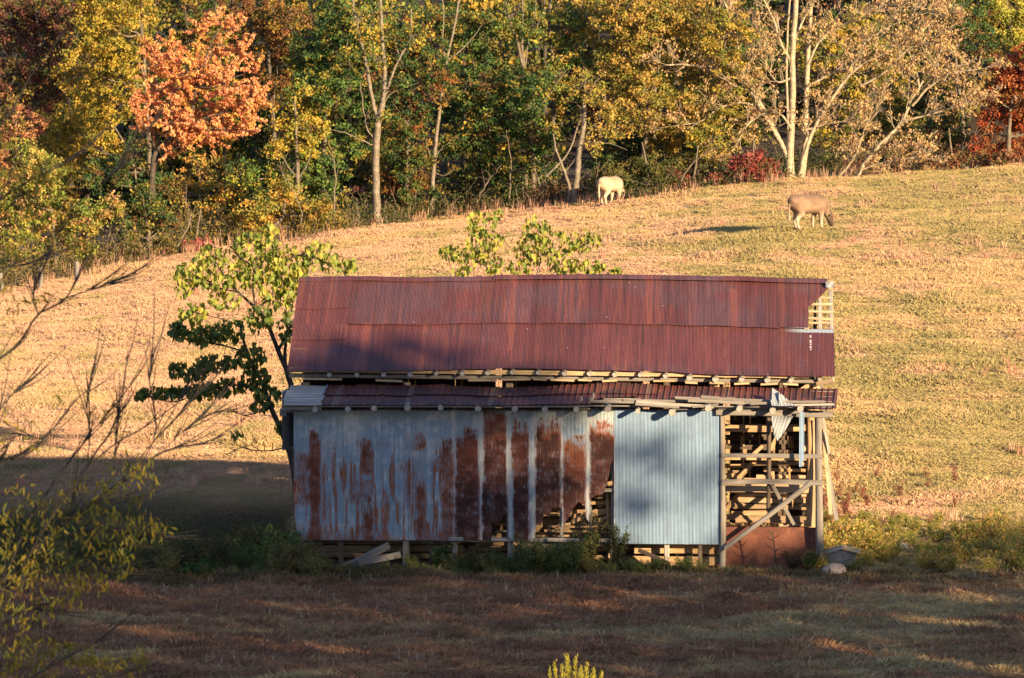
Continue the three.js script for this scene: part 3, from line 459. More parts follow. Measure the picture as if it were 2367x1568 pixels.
// rusty iron sheet across the foot of the bay
{
  const rustTex = colorTex(512, 256, (u, v) => { const n = fbm(u * 7, v * 4, 4), f = fbm(u * 80, v * 50, 3), s = fbm(u * 40, v * 3, 3); let c = mix3([.15, .055, .035], [.24, .095, .055], sst(.35, .7, n)); c = mix3(c, [.30, .15, .09], sst(.62, .8, s * .6 + f * .4) * .5); if (u > .5 && u < .68 && v < .28) c = mix3(c, [.45, .38, .22], sst(.28, .1, v) * sst(.5, .7, n + .15) * .5); return mul3(c, .8 + f * .4); });
  const a = bx(1672, -.16), b = bx(1888, -.16), y1 = by(1217, -.16);
  part('rusty_panel', sheetGeo(a, b, .08, 8, (x, t) => V(x, mix(-.15, y1 + (x > b - .6 ? 0 : .0), t), -.18 - t * .04), (x, t) => (x > bx(1740, -.16) ? .012 : 0) + (fbm(x * 1.2, t * 1.4, 2) - .5) * .05, V(0, 0, 1), (x, t) => [(x - a) / (b - a), t]), new THREE.MeshStandardMaterial({ name: 'rusty iron', map: rustTex, roughness: .8, metalness: .15 }), barn);
  const d = new Buf(); for (let i = 0; i < 500; i++) { const px = rr(1676, 1800), p = B(px, rr(1208, 1222) + (px - 1700) * .02, rr(-.9, -.4)); d.leaf(p.x, p.y, p.z, rr(.03, .1), rr(.02, .05), jit([.16, .09, .05])); }
  part('dirt_litter', d.geo(), leafMat, barn);
}
// rear and end walls of upright boards with gaps between them
{
  const list = []; const zb = -6.5;
  for (let x = -6.05; x < 6.1; x += .165) { if (hash(Math.round(x * 10), 4) > .975) continue; part('rear_board', new THREE.BoxGeometry(hash(Math.round(x * 99), 1) > .86 ? .155 : .17, 4.6, .025).translate(x, 2.3, zb + hash(Math.round(x * 50), 2) * .05), M.darkWood, barn); }
  for (const x of [-6.1, 5.95]) for (let z = zb + .1; z < -1.1; z += .17) { const k = 1 - Math.abs(z - RZ) / 3.2, h = 4.45 + Math.max(0, k) * 1.75 - (hash(Math.round(z * 77), x > 0 ? 1 : 2) * .05); if (x > 0 && hash(Math.round(z * 33), 9) > .86) continue; part('end_board', new THREE.BoxGeometry(.025, h, .158).translate(x + hash(Math.round(z * 91), 5) * .02, h / 2, z), x > 0 ? M.greyWood : M.darkWood, barn); }
  part('dirt_floor', new THREE.BoxGeometry(12, .1, 5.6).translate(0, .0, -3.8), new THREE.MeshStandardMaterial({ name: 'dry dirt', color: new THREE.Color().setRGB(.16, .11, .07), map: grainTex, roughness: 1 }), barn);
}
scene.updateMatrixWorld(true);
const BW = (v) => v.clone().applyMatrix4(barn.matrixWorld);

// ---------- things standing or lying about the barn ----------
function oneBoard(label, name, a, b, w, h, mat, category, o) { const base = a.y < b.y ? a : b, g = beamGeo(a.clone().sub(base), b.clone().sub(base), w, h, o), t = thing(name, label, category, base); part('board', g, mat, t); return t; }
oneBoard('long outermost weathered board leaning against the right end of the barn', 'leaning_board', BW(B(1933, 1204, .0)), BW(B(1903, 1010, -.5)), .10, .03, M.greyWood, 'board');
oneBoard('inner brown board leaning on the right barn end, closest to the corner post', 'leaning_board', BW(B(1919, 1190, .0)), BW(B(1903, 985, -.5)), .09, .03, M.tanWood, 'board');
oneBoard('short thin grey board high up at the right barn end, below the eave', 'leaning_board', BW(B(1916, 1050, -.3)), BW(B(1902, 965, -.4)), .06, .025, M.paleWood, 'board');
oneBoard('upper of two grey planks slanting up under the left part of the barn', 'slanting_plank', BW(B(778, 1322, .55)), BW(B(898, 1260, -.1)), .17, .06, M.greyWood, 'plank');
oneBoard('lower of two grey planks slanting under the left part of the barn', 'slanting_plank', BW(B(828, 1303, .5)), BW(B(925, 1282, -.05)), .15, .06, M.greyWood, 'plank');
oneBoard('dark plank slanting down under the new bright tin', 'slanting_plank', BW(B(1545, 1302, .2)), BW(B(1476, 1272, -.1)), .09, .05, M.darkWood, 'plank');
oneBoard('thin pale stick lying in the shaded weeds left of the barn', 'fallen_stick', BW(B(333, 1352, 1.2)), BW(B(388, 1330, .6)), .04, .03, M.paleWood, 'stick');
oneBoard('dark board jutting out at the lower left barn corner', 'loose_plank', BW(B(640, 1252, -1)), BW(B(676, 1252, -1)), .06, .05, M.darkWood, 'plank');
{ // low wooden box with a pitched board lid, half sunk in the weeds
  const p = BW(B(1946, 1285, .1)); p.y = hgt(p.x, p.z); const t = thing('wooden_box', 'small weathered wooden box with a pitched board lid in the weeds right of the barn', 'box', p);
  t.rotation.y = -.62; const w = .62, d = .60, h = .38;
  for (let k = 0; k < 4; k++) part('front_board', beamGeo(V(-w, .05 + k * .12, 0), V(0, .05 + k * .12, 0), .115, .025), M.paleWood, t);
  for (let k = 0; k < 4; k++) part('side_board', beamGeo(V(0, .05 + k * .12, 0), V(0, .05 + k * .12, -d), .115, .025, { up: V(0, 1, 0) }), M.greyWood, t);
  part('lid_board', beamGeo(V(-w - .04, .36, .06), V(.03, .58, .06), .10, .03, { up: V(.3, 1, 0) }), M.paleWood, t);
  part('lid_board', beamGeo(V(.03, .58, .04), V(.06, .40, -d - .1), .11, .03), M.tanWood, t);
  part('lid_board', beamGeo(V(-w, .38, -.15), V(.0, .56, -.15), .12, .03), M.greyWood, t);
  part('lid_board', beamGeo(V(-w, .37, -.4), V(.0, .50, -.4), .14, .03), M.greyWood, t);
}
function stone(label, p, s, col) { const g = new THREE.IcosahedronGeometry(1, 3), a = g.attributes.position; for (let i = 0; i < a.count; i++) { const v = V().fromBufferAttribute(a, i), k = .75 + .5 * fbm(v.x * 1.6 + p.x * 3 + 20, v.y * 1.6 + v.z * 1.3 + 20, 3); v.multiplyScalar(k); a.setXYZ(i, v.x * s[0], Math.max(v.y * s[1], -.1), v.z * s[2]); } g.computeVertexNormals(); const m = part('pale_stone', g, new THREE.MeshStandardMaterial({ name: 'stone', color: new THREE.Color().setRGB(...col), map: grainTex, roughness: .95 }), scene); m.position.copy(p); tag(m, label, 'stone'); }
stone('pale rock at the foot of the right corner post', BW(B(1926, 1308, .5)).setY(.05), [.32, .2, .25], [.38, .33, .29]);
stone('small grey rock in the weeds far right of the wooden box', ground(2082, 1277).setY(.08), [.17, .14, .15], [.5, .47, .46]);
// two doves on the pent roof
function sdfMesh(res, half, f, color) {
  const mc = new MarchingCubes(res, leafMat, false, false, 60000); const h = res / 2;
  for (let z = 0; z < res; z++) for (let y = 0; y < res; y++) for (let x = 0; x < res; x++) mc.field[x + y * res + z * res * res] = -f((x - h) / h * half, (y - h) / h * half, (z - h) / h * half);
  mc.isolation = 0; mc.update(); const n = mc.count, p = mc.positionArray.slice(0, n * 3).map((q) => q * half), nn = mc.normalArray.slice(0, n * 3);
  const g = new THREE.BufferGeometry(); g.setAttribute('position', new THREE.BufferAttribute(p, 3)); g.setAttribute('normal', new THREE.BufferAttribute(nn, 3));
  const c = new Float32Array(n * 3); for (let i = 0; i < n; i++) { const q = color(p[i * 3], p[i * 3 + 1], p[i * 3 + 2]); c.set(q, i * 3); } g.setAttribute('color', new THREE.BufferAttribute(c, 3)); return g;
}
const cap = (x, y, z, a, b, r0, r1) => { const bx = b[0] - a[0], by2 = b[1] - a[1], bz = b[2] - a[2], px = x - a[0], py = y - a[1], pz = z - a[2], t = clamp((px * bx + py * by2 + pz * bz) / (bx * bx + by2 * by2 + bz * bz)); return Math.hypot(px - bx * t, py - by2 * t, pz - bz * t) - mix(r0, r1, t); };
const smin = (a, b, k) => { const h = Math.max(k - Math.abs(a - b), 0) / k; return Math.min(a, b) - h * h * k * .25; };
const hide = new THREE.MeshStandardMaterial({ name: 'hide', vertexColors: true, roughness: .85 });
{
  const dove = sdfMesh(40, .17, (x, y, z) => { let d = cap(x, y, z, [-.05, .0, 0], [.05, .035, 0], .04, .045); d = smin(d, cap(x, y, z, [.06, .06, 0], [.085, .10, 0], .026, .022), .03); d = smin(d, cap(x, y, z, [.10, .10, 0], [.125, .093, 0], .01, .005), .012); d = smin(d, cap(x, y, z, [-.07, .0, 0], [-.15, -.03, 0], .026, .013), .03); for (const s of [-1, 1]) d = smin(d, cap(x, y, z, [.01, -.03, s * .018], [.02, -.09, s * .018], .008, .007), .01); return d; }, (x, y) => y > .08 ? [.34, .26, .22] : x < -.08 ? [.18, .15, .14] : [.30, .235, .20]);
  for (const [px, py, turn, lab] of [[1369, 925, .3, 'larger upright dove perched on the torn lower edge of the pent roof'], [1342, 930, -.5, 'smaller hunched dove left of the other on the pent roof']]) { const t = thing('dove', lab, 'bird', BW(B(px, py + 1, .3)), 'doves on the pent roof'); part('body', dove, hide, t); t.rotation.set(0, turn, .55); t.scale.setScalar(px > 1350 ? .95 : .8); t.position.y += .03; }
}
// ---------- cattle ----------
function cow(name, label, foot, yaw, base, face, leg, s) {
  const g = sdfMesh(84, 1.45, (x, y, z) => {
    y += .75; const Z = Math.abs(z), zt = z * 1.18;
    let d = cap(x, y, zt, [-.55, 1.0, 0], [.5, .99, 0], .325, .335);
    d = smin(d, cap(x, y, zt, [-.2, .97, 0], [.25, .95, 0], .31, .31), .15);
    d = smin(d, cap(x, y, zt, [-.74, 1.1, 0], [-.45, 1.1, 0], .22, .26), .1); for (const q of [-1, 1]) d = smin(d, cap(x, y, z, [-.5, 1.24, q * .2], [-.82, 1.12, q * .12], .07, .08), .07);
    d = smin(d, cap(x, y, zt, [.4, 1.13, 0], [.62, .96, 0], .19, .25), .12);
    d = smin(d, cap(x, y, z, [.62, .98, 0], [1.0, .55, 0], .235, .14), .14);
    d = smin(d, cap(x, y, z, [1.0, .55, 0], [1.14, .16, 0], .15, .092), .06);
    d = smin(d, cap(x, y, Z, [.98, .58, .09], [.93, .52, .24], .05, .03), .03);
    const leg4 = (pts) => { for (let i = 0; i < pts.length - 1; i++) d = smin(d, cap(x, y, z, pts[i], pts[i + 1], pts[i][3], pts[i + 1][3]), i < 1 ? .12 : .05); };
    for (const q of [-1, 1]) {
      const f = q > 0 ? .0 : .16; // a small step
      leg4([[-.6, .95, q * .17, .2], [-.52 + f, .68, q * .2, .15], [-.7 + f, .42, q * .18, .068], [-.64 + f, .12, q * .18, .05], [-.58 + f, .02, q * .18, .062]]);
      leg4([[.5, .85, q * .16, .17], [.5 - f * .7, .42, q * .17, .075], [.51 - f, .1, q * .17, .05], [.55 - f, .02, q * .17, .06]]);
    }
    for (const [a, b, r] of [[[-.84, 1.16, 0], [-.95, .95, 0], .05], [[-.95, .95, 0], [-.96, .6, 0], .038], [[-.96, .6, 0], [-.94, .4, 0], .05]]) d = smin(d, cap(x, y, z, a, b, r, r), .03);
    return d;
  }, (x, y, z) => { y += .75; const n = .55 + .9 * fbm(x * 4 + 20, y * 5 + z * 3 + 20, 4); let c = mix3(leg, base, sst(.35, .75, y)); c = mul3(c, 1.12 - .35 * sst(.85, 1.3, y) + .12 * sst(.2, -.4, x)); if (x > .85) c = mix3(c, face, sst(.85, 1.0, x)); if (y < .08) c = mul3(c, .35); if (x > 1.05 && y < .3) c = mul3(c, .6); return mul3(c, n); });
  g.translate(0, .75, 0); const t = thing(name, label, 'cow', foot); part('body', g, hide, t); t.rotation.y = yaw; t.scale.setScalar(s); return t;
}
cow('grazing_cow', 'brown cow grazing with its dark head down in the open pasture', ground(1868, 531), .62, [.235, .15, .092], [.085, .055, .038], [.44, .33, .225], 1.0);
cow('grazing_cow', 'cream white cow grazing at the edge of the wood', ground(1410, 474), .95, [.44, .335, .215], [.36, .27, .17], [.45, .35, .24], .93);

// ---------- trees ----------
// colours of leaves
const PAL = {
  maroon: [[.13, .05, .035], [.20, .075, .045], [.12, .08, .03], [.36, .15, .10], [.10, .09, .03]],
  gold: [[.54, .38, .055], [.48, .36, .05], [.36, .30, .045], [.58, .40, .07], [.26, .24, .04], [.20, .21, .04]],
  olive: [[.30, .28, .05], [.38, .31, .06], [.22, .24, .045], [.46, .34, .06], [.16, .19, .04]],
  salmon: [[.72, .35, .17], [.68, .31, .14], [.75, .41, .18], [.66, .27, .13], [.70, .42, .12]],
  green: [[.085, .17, .045], [.12, .22, .05], [.065, .135, .04], [.18, .26, .05], [.05, .10, .03], [.34, .28, .05]],
  deep: [[.05, .105, .035], [.065, .135, .04], [.038, .08, .03], [.10, .16, .04], [.20, .18, .04], [.16, .09, .035]],
  mixed: [[.25, .29, .055], [.38, .35, .07], [.17, .24, .045], [.50, .36, .09], [.56, .33, .14], [.30, .32, .06]],
  orange: [[.58, .37, .07], [.60, .33, .08], [.47, .36, .065], [.34, .31, .06], [.22, .24, .05]],
  bronze: [[.42, .31, .07], [.37, .30, .06], [.47, .31, .085], [.28, .27, .055], [.21, .23, .05], [.52, .34, .08]],
  tan: [[.56, .38, .19], [.52, .37, .17], [.60, .42, .21], [.48, .35, .15], [.50, .31, .16]],
  red: [[.38, .085, .035], [.31, .07, .03], [.46, .15, .055], [.20, .07, .025], [.28, .13, .04]],
  crimson: [[.25, .055, .045], [.32, .075, .06], [.19, .045, .035], [.38, .13, .09]],
  ylgreen: [[.36, .38, .065], [.44, .42, .08], [.26, .31, .05], [.52, .43, .07]],
};
const paleBark = bark(.31, .265, .195), midBark = bark(.24, .20, .145), darkBark = bark(.11, .09, .07), twigMat = bark(.27, .22, .155);
const W2 = (z, rpx) => rpx * (EYE.z - z) / F; // photo size to metres at a depth

// A tree from its limbs and crown lobes. lobes: [x, y, z, r] in metres; trunks: lists of points.
function makeTree(o) {
  const base = o.base, t = thing(o.name, o.label, o.category ?? 'tree', base, o.group), L = (v) => v.clone().sub(base);
  const tb = new Buf(true), limbs = [];
  for (const tr of o.trunks) { const pts = curvy(tr.pts.map(L), 5 * tr.pts.length, tr.wob ?? .02); tb.tube(pts, taper(pts.length, tr.r0, tr.r1), 8, null); }
  part('trunk', tb.geo(true), o.bark, t);
  for (const l of o.limbs ?? []) { const b = new Buf(true), pts = curvy(l.pts.map(L), 4 * l.pts.length, .04); b.tube(pts, taper(pts.length, l.r0, l.r1), 6, null); part('limb', b.geo(true), l.bark ?? o.bark, t); }
  const twigs = new Buf(true), crown = new Buf(), top = o.trunks.flatMap((q) => q.pts);
  for (const [x, y, z, r] of o.lobes) {
    const c = V(x, y, z);
    let near = top[0], nd = 1e9; for (const q of top) { const d = q.distanceTo(c) + Math.max(0, q.y - c.y + .4) * 2; if (d < nd) { nd = d; near = q; } }
    const mid = near.clone().lerp(c, .5).add(V(gauss() * r * .2, -r * .15, gauss() * r * .2));
    if (!o.noLobeLimbs) { const pts = curvy([L(near), L(mid), L(c)], 8, .03); twigs.tube(pts, taper(9, Math.min(.09, r * .05 + .015), .02), 5, null); }
    const n = Math.max(3, Math.round((o.clumps ?? 16) * 1.75 * r * r)), cr = o.clumpR ?? .42;
    for (let i = 0; i < n; i++) {
      let dx = gauss(), dy = gauss(), dz = gauss(); const l = Math.hypot(dx, dy, dz) || 1, q = r * Math.pow(rnd(), .42) / l;
      dx *= q; dy *= q * (o.flat ?? .85); dz *= q;
      const cx = x + dx - base.x, cy = y + dy - base.y, cz = z + dz - base.z;
      if (cy < .15 && !o.low) continue;
      if (rnd() < (o.twig ?? .35)) { const e = V(cx, cy, cz), s = L(c).lerp(e, .1), m2 = s.clone().lerp(e, .55).add(V(gauss() * .1, gauss() * .08, gauss() * .1)); twigs.tube([s, m2, e], [.022, .014, .007], 3, null); }
      const col = pick(o.pal), tone = 1 + gauss() * .2, k = Math.round((o.leaves ?? 26) * 1.55);
      const out = o.spiky ? V(dx, dy + r * .25, dz).normalize() : null;
      for (let j = 0; j < k; j++) {
        let ox = gauss() * cr * .62, oy = gauss() * cr * .42, oz = gauss() * cr * .62;
        if (out) { const a = (rnd() - .4) * cr * 2.2; ox = ox * .42 + out.x * a; oy = oy * .5 + out.y * a; oz = oz * .42 + out.z * a; }
        const s = (o.size ?? .13) * .82 * rr(.7, 1.3), py = cy + oy;
        if (py + base.y > 14.2 && rnd() < .7) continue;
        crown.leaf(cx + ox, py, cz + oz, s * 1.25, s * .85, jit(rnd() < .82 ? mul3(col, tone) : pick(o.pal), .16), o.droop ?? .25, 0);
      }
    }
  }
  if (twigs.n) part('branches', twigs.geo(true), o.twigMat ?? o.bark, t);
  if (crown.n) part('crown', crown.geo(), leafMat, t);
  return t;
}
// the same, read off the photograph: px lobes [x, y, r, depth offset]; the foot stands on the ground behind the crest
function woodTree(o) {
  const g0 = ground(...o.at), z = g0.z - (o.push ?? 0), x = P(o.at[0], o.at[1], z).x, base = V(x, hgt(x, z), z), D = o.depth ?? 1.6;
  const pt = (q) => { const v = P(q[0], q[1], z); v.z += q[2] ?? 0; return v; };
  const lobes = (o.lobes ?? []).map(([px, py, r0, dz]) => [px, py, r0 * (o.grow ?? 1.16), dz]).map(([px, py, r, dz]) => { const zz = z + (dz ?? rr(-D, D * .6)), p = P(px, py, zz); return [p.x, p.y, p.z, W2(zz, r)]; });
  let trunks = o.trunks?.map((tr) => ({ pts: tr.p.map(pt), r0: tr.r0, r1: tr.r1, wob: tr.wob }));
  if (!trunks) { const c = lobes.reduce((s, l) => [s[0] + l[0] / lobes.length, s[1] + l[1] / lobes.length, s[2] + l[2] / lobes.length], [0, 0, 0]); trunks = [{ pts: [base.clone(), V(mix(base.x, c[0], .35), mix(base.y, c[1], .5), mix(base.z, c[2], .4)), V(c[0], c[1], c[2]), V(c[0] + rr(-.3, .3), c[1] + 1.6, c[2])], r0: o.r0 ?? .14, r1: .03 }]; }
  trunks[0].pts[0] = base.clone().add(V(0, -.1, 0));
  const limbs = (o.limbs ?? []).map((l) => ({ pts: l.p.map(pt), r0: l.r0, r1: l.r1 }));
  return makeTree({ ...o, name: o.name ?? 'woodland_tree', base, lobes, trunks, limbs, bark: o.bark ?? midBark });
}
const crestTab = [[-200, 690], [0, 676], [240, 630], [420, 590], [560, 570], [700, 556], [870, 526], [1000, 512], [1150, 495], [1300, 482], [1410, 468], [1500, 462], [1600, 446], [1700, 433], [1838, 417], [2000, 405], [2150, 396], [2366, 381], [2600, 365]];
function crestAt(px) { return ground(px, lerpTab(crestTab, px)).z; }
woodTree({ label: 'dark maroon tree in the far upper left corner of the wood', at: [60, 640], push: 15, lobes: [[90, 60, 80], [40, 160, 80], [140, 130, 55], [110, 220, 60], [20, 60, 70], [150, 20, 50]], pal: PAL.maroon, clumps: 15 });
woodTree({ label: 'tall golden yellow tree behind the salmon maple with a thin pale trunk', at: [335, 600], push: 11, bark: midBark, trunks: [{ p: [[338, 600], [345, 400], [335, 200], [328, 80], [322, -40]], r0: .13, r1: .05 }], lobes: [[250, 60, 75], [190, 160, 75], [240, 250, 70], [300, 110, 50], [160, 290, 70], [315, 20, 55], [130, 370, 60], [280, 180, 55], [210, 20, 50], [230, 350, 60]], pal: PAL.gold, clumps: 16 });
woodTree({ label: 'blazing salmon orange maple, the brightest crown of the wood edge', at: [352, 610], push: 3.5, trunks: [{ p: [[360, 600], [352, 390], [360, 350], [430, 290], [455, 200], [490, 90]], r0: .15, r1: .03 }], lobes: [[450, 235, 85], [372, 150, 50], [410, 170, 55], [460, 150, 55], [520, 190, 55], [560, 250, 50], [345, 225, 42], [320, 265, 32], [355, 290, 36], [400, 280, 50], [390, 345, 26], [430, 330, 36], [480, 300, 50], [525, 300, 45], [580, 300, 30], [495, 100, 42], [510, 45, 30], [470, 60, 26], [590, 160, 26], [560, 120, 30], [585, 220, 36], [350, 110, 22], [395, 105, 20], [540, 60, 22]], grow: 1.0, pal: PAL.salmon, clumps: 17, leaves: 30, spiky: true, clumpR: .36, size: .14, depth: 1.1, bark: darkBark });
woodTree({ label: 'yellow leaved young tree just right of the salmon maple', at: [690, 560], push: 5, lobes: [[680, 250, 50], [655, 310, 42], [715, 295, 40], [690, 205, 28], [640, 340, 30], [720, 340, 26]], pal: [...PAL.gold.slice(0, 4), PAL.ylgreen[1], PAL.green[3]], clumps: 20, leaves: 16 });
woodTree({ label: 'rusty brown and green tree above and right of the salmon maple', at: [640, 560], push: 13, lobes: [[600, 60, 70], [640, 140, 70], [560, 20, 50], [680, 60, 60], [620, 210, 50]], pal: [[.24, .10, .04], [.20, .11, .04], [.13, .12, .025], [.30, .16, .05], [.36, .24, .04]], clumps: 14 });
woodTree({ label: 'deep green tree left of the forked grey trunk', at: [740, 550], push: 7, lobes: [[760, 100, 75], [790, 220, 70], [730, 200, 60], [740, 390, 65], [790, 330, 60], [700, 380, 45], [800, 30, 60], [770, 450, 45], [710, 130, 50]], pal: PAL.green, clumps: 16, size: .14 });
woodTree({ label: 'bushy green, orange and pink tree at the far left edge of the field', at: [130, 640], push: 2, lobes: [[60, 450, 70], [140, 510, 62], [30, 560, 70], [215, 500, 42], [190, 555, 46], [95, 400, 50], [100, 590, 46], [250, 480, 30], [30, 480, 50], [60, 350, 34]], pal: PAL.mixed, clumps: 20 });
woodTree({ label: 'pinkish orange tree top behind the bushy tree at the left edge', at: [20, 640], push: 7, lobes: [[15, 260, 46], [40, 330, 46], [10, 400, 60], [80, 290, 30]], pal: [[.52, .22, .12], [.42, .22, .09], [.22, .18, .04], [.56, .30, .14]], clumps: 16 });
woodTree({ label: 'dark hollow green tree between the left bushy tree and the salmon maple', at: [300, 610], push: 2.6, lobes: [[280, 420, 60], [340, 460, 50], [310, 350, 50], [240, 400, 50], [360, 420, 46], [300, 500, 46], [380, 500, 40]], pal: PAL.deep, clumps: 14 });
woodTree({ label: 'yellow and orange leaved thicket tree under the salmon maple', at: [450, 575], push: 3, lobes: [[470, 400, 50], [430, 460, 46], [520, 430, 42], [400, 420, 34], [450, 520, 40], [500, 490, 40]], pal: PAL.orange, clumps: 13, leaves: 15, twig: .9 });
woodTree({ label: 'bright yellow orange bush at the field edge left of the forked grey trunk', name: 'woodland_bush', category: 'bush', at: [620, 560], push: 1.2, lobes: [[545, 530, 40], [590, 490, 42], [640, 500, 42], [690, 480, 40], [735, 490, 40], [760, 510, 30], [660, 440, 34], [610, 545, 30]], pal: PAL.orange, clumps: 20, leaves: 22, low: true });
woodTree({ label: 'green and yellow leaved tree over the bright orange bush', at: [660, 550], push: 4, lobes: [[600, 390, 48], [650, 400, 42], [700, 430, 42], [560, 400, 34], [620, 450, 38]], pal: PAL.ylgreen.concat(PAL.green), clumps: 17 });
woodTree({ name: 'woodland_bush', label: 'green brush hiding the foot of the salmon maple', category: 'bush', at: [345, 606], push: 1.6, lobes: [[340, 480, 30], [310, 530, 34], [360, 540, 34], [340, 570, 30], [385, 510, 26], [290, 575, 24], [330, 430, 24], [365, 430, 20]], pal: PAL.deep.concat(PAL.olive), clumps: 16, leaves: 18, low: true, twig: .8 });
woodTree({ name: 'woodland_bush', label: 'small pink red bush at the left field edge', category: 'bush', at: [452, 578], push: .3, lobes: [[452, 566, 20], [430, 572, 14], [470, 560, 14]], pal: [[.45, .12, .12], [.36, .10, .09], [.5, .2, .16]], clumps: 40, leaves: 18, low: true });
woodTree({ name: 'woodland_bush', label: 'scrubby olive brush along the left field edge beside the fence posts', category: 'bush', at: [270, 605], push: .8, lobes: [[300, 585, 26], [340, 580, 26], [240, 600, 24], [380, 575, 26], [200, 610, 22], [150, 625, 20]], pal: [[.16, .13, .04], [.12, .11, .03], [.24, .18, .06], [.2, .1, .06]], clumps: 30, leaves: 18, low: true, twig: .8 });
woodTree({ label: 'tall forked grey trunk with a light crown left of centre', at: [872, 526], push: .8, bark: paleBark, trunks: [{ p: [[872, 526], [868, 420], [869, 340], [874, 280], [884, 240]], r0: .18, r1: .14 }, { p: [[884, 240], [888, 170], [882, 80], [878, -40]], r0: .12, r1: .06 }, { p: [[874, 285], [858, 220], [842, 130], [820, 40], [812, -30]], r0: .10, r1: .05 }, { p: [[880, 250], [896, 200], [915, 150], [945, 90], [950, 20]], r0: .07, r1: .03 }], limbs: [{ p: [[866, 340], [835, 325], [790, 305], [745, 300]], r0: .045, r1: .015 }, { p: [[870, 330], [850, 300], [838, 240], [832, 190]], r0: .045, r1: .015 }, { p: [[884, 240], [905, 215], [930, 205], [970, 190]], r0: .03, r1: .01 }, { p: [[888, 150], [860, 100], [852, 30]], r0: .03, r1: .012 }], lobes: [[830, 40, 60], [900, 30, 60], [950, 80, 45], [860, 130, 40], [800, 110, 36], [930, 190, 24], [885, 270, 15], [880, 90, 36]], pal: [...PAL.gold, ...PAL.green], clumps: 9, leaves: 14, twig: .6, noLobeLimbs: true });
woodTree({ label: 'slender leaning trunk with a light crown right of the forked grey trunk', at: [996, 510], push: 2.2, bark: paleBark, trunks: [{ p: [[996, 512], [1000, 420], [1008, 320], [1018, 240], [1032, 140], [1048, 70], [1065, -30]], r0: .115, r1: .04 }, { p: [[1030, 150], [1022, 100], [1025, 40], [1020, -20]], r0: .05, r1: .02 }, { p: [[1032, 140], [1060, 120], [1090, 90], [1115, 55]], r0: .04, r1: .012 }], limbs: [{ p: [[1003, 390], [990, 350], [985, 320]], r0: .03, r1: .01 }, { p: [[1005, 360], [1025, 340], [1060, 310]], r0: .025, r1: .008 }, { p: [[1004, 400], [1030, 405], [1055, 385]], r0: .025, r1: .008 }], lobes: [[1050, 40, 50], [1000, 50, 46], [1100, 80, 36], [1010, 140, 26]], pal: [...PAL.olive, ...PAL.green], clumps: 10, leaves: 14, twig: .6, noLobeLimbs: true });
woodTree({ label: 'dark green and rust leaved tree between the two grey trunks', at: [940, 530], push: 8, lobes: [[930, 130, 75], [990, 190, 70], [940, 280, 65], [960, 370, 60], [910, 60, 60], [1000, 80, 60], [900, 420, 50], [960, 450, 46], [900, 210, 55]], pal: [...PAL.deep, [.26, .10, .03], [.36, .22, .04], [.06, .12, .025]], clumps: 14 });
woodTree({ name: 'woodland_bush', label: 'dark red brown undergrowth between the two grey trunks', category: 'bush', at: [935, 515], push: 3.5, lobes: [[920, 450, 40], [950, 470, 36], [900, 480, 30], [970, 430, 30]], pal: [[.20, .06, .03], [.26, .09, .03], [.12, .05, .02], [.34, .17, .04]], clumps: 20, low: true });
woodTree({ label: 'deep green tree right of the slender leaning trunk', at: [1110, 500], push: 5, lobes: [[1100, 180, 75], [1140, 270, 70], [1080, 330, 60], [1060, 430, 48], [1130, 400, 60], [1160, 150, 60], [1090, 80, 60], [1120, 470, 40], [1040, 250, 40]], pal: PAL.deep.concat(PAL.green, [[.30, .16, .06]]), clumps: 15 });
woodTree({ label: 'mid green tree over the crest in the centre of the wood', at: [1215, 490], push: 4, lobes: [[1210, 280, 55], [1200, 360, 60], [1240, 430, 46], [1180, 440, 46], [1270, 400, 30], [1250, 320, 44], [1150, 455, 36], [1230, 200, 60]], pal: PAL.green.concat(PAL.deep), clumps: 16 });
woodTree({ label: 'pale forked branches high above the centre of the wood', at: [1236, 480], push: 3, bark: midBark, trunks: [{ p: [[1236, 482], [1228, 350], [1214, 190], [1196, 100], [1178, 50], [1160, -40]], r0: .12, r1: .04 }, { p: [[1214, 190], [1206, 100], [1208, 40], [1204, -40]], r0: .08, r1: .04 }, { p: [[1212, 180], [1220, 100], [1236, 30], [1240, -30]], r0: .05, r1: .02 }], limbs: [{ p: [[1222, 290], [1245, 250], [1280, 200], [1310, 160]], r0: .05, r1: .015 }], lobes: [[1190, 30, 50], [1140, 60, 50], [1240, 60, 50]], pal: PAL.green.concat(PAL.olive), clumps: 10, leaves: 14, noLobeLimbs: true });
woodTree({ label: 'straight dark trunk with bronze leaves left of the crooked pale trunk', at: [1285, 478], push: 5, bark: midBark, trunks: [{ p: [[1285, 480], [1278, 330], [1282, 180], [1270, 60], [1275, -40]], r0: .13, r1: .07 }], limbs: [{ p: [[1280, 260], [1310, 220], [1345, 190], [1390, 150]], r0: .045, r1: .012 }, { p: [[1280, 160], [1300, 130], [1330, 100]], r0: .04, r1: .01 }], lobes: [[1300, 60, 65], [1350, 120, 60], [1290, 160, 50], [1340, 30, 60], [1320, 220, 46]], pal: PAL.bronze.concat(PAL.green), clumps: 14, leaves: 20 });
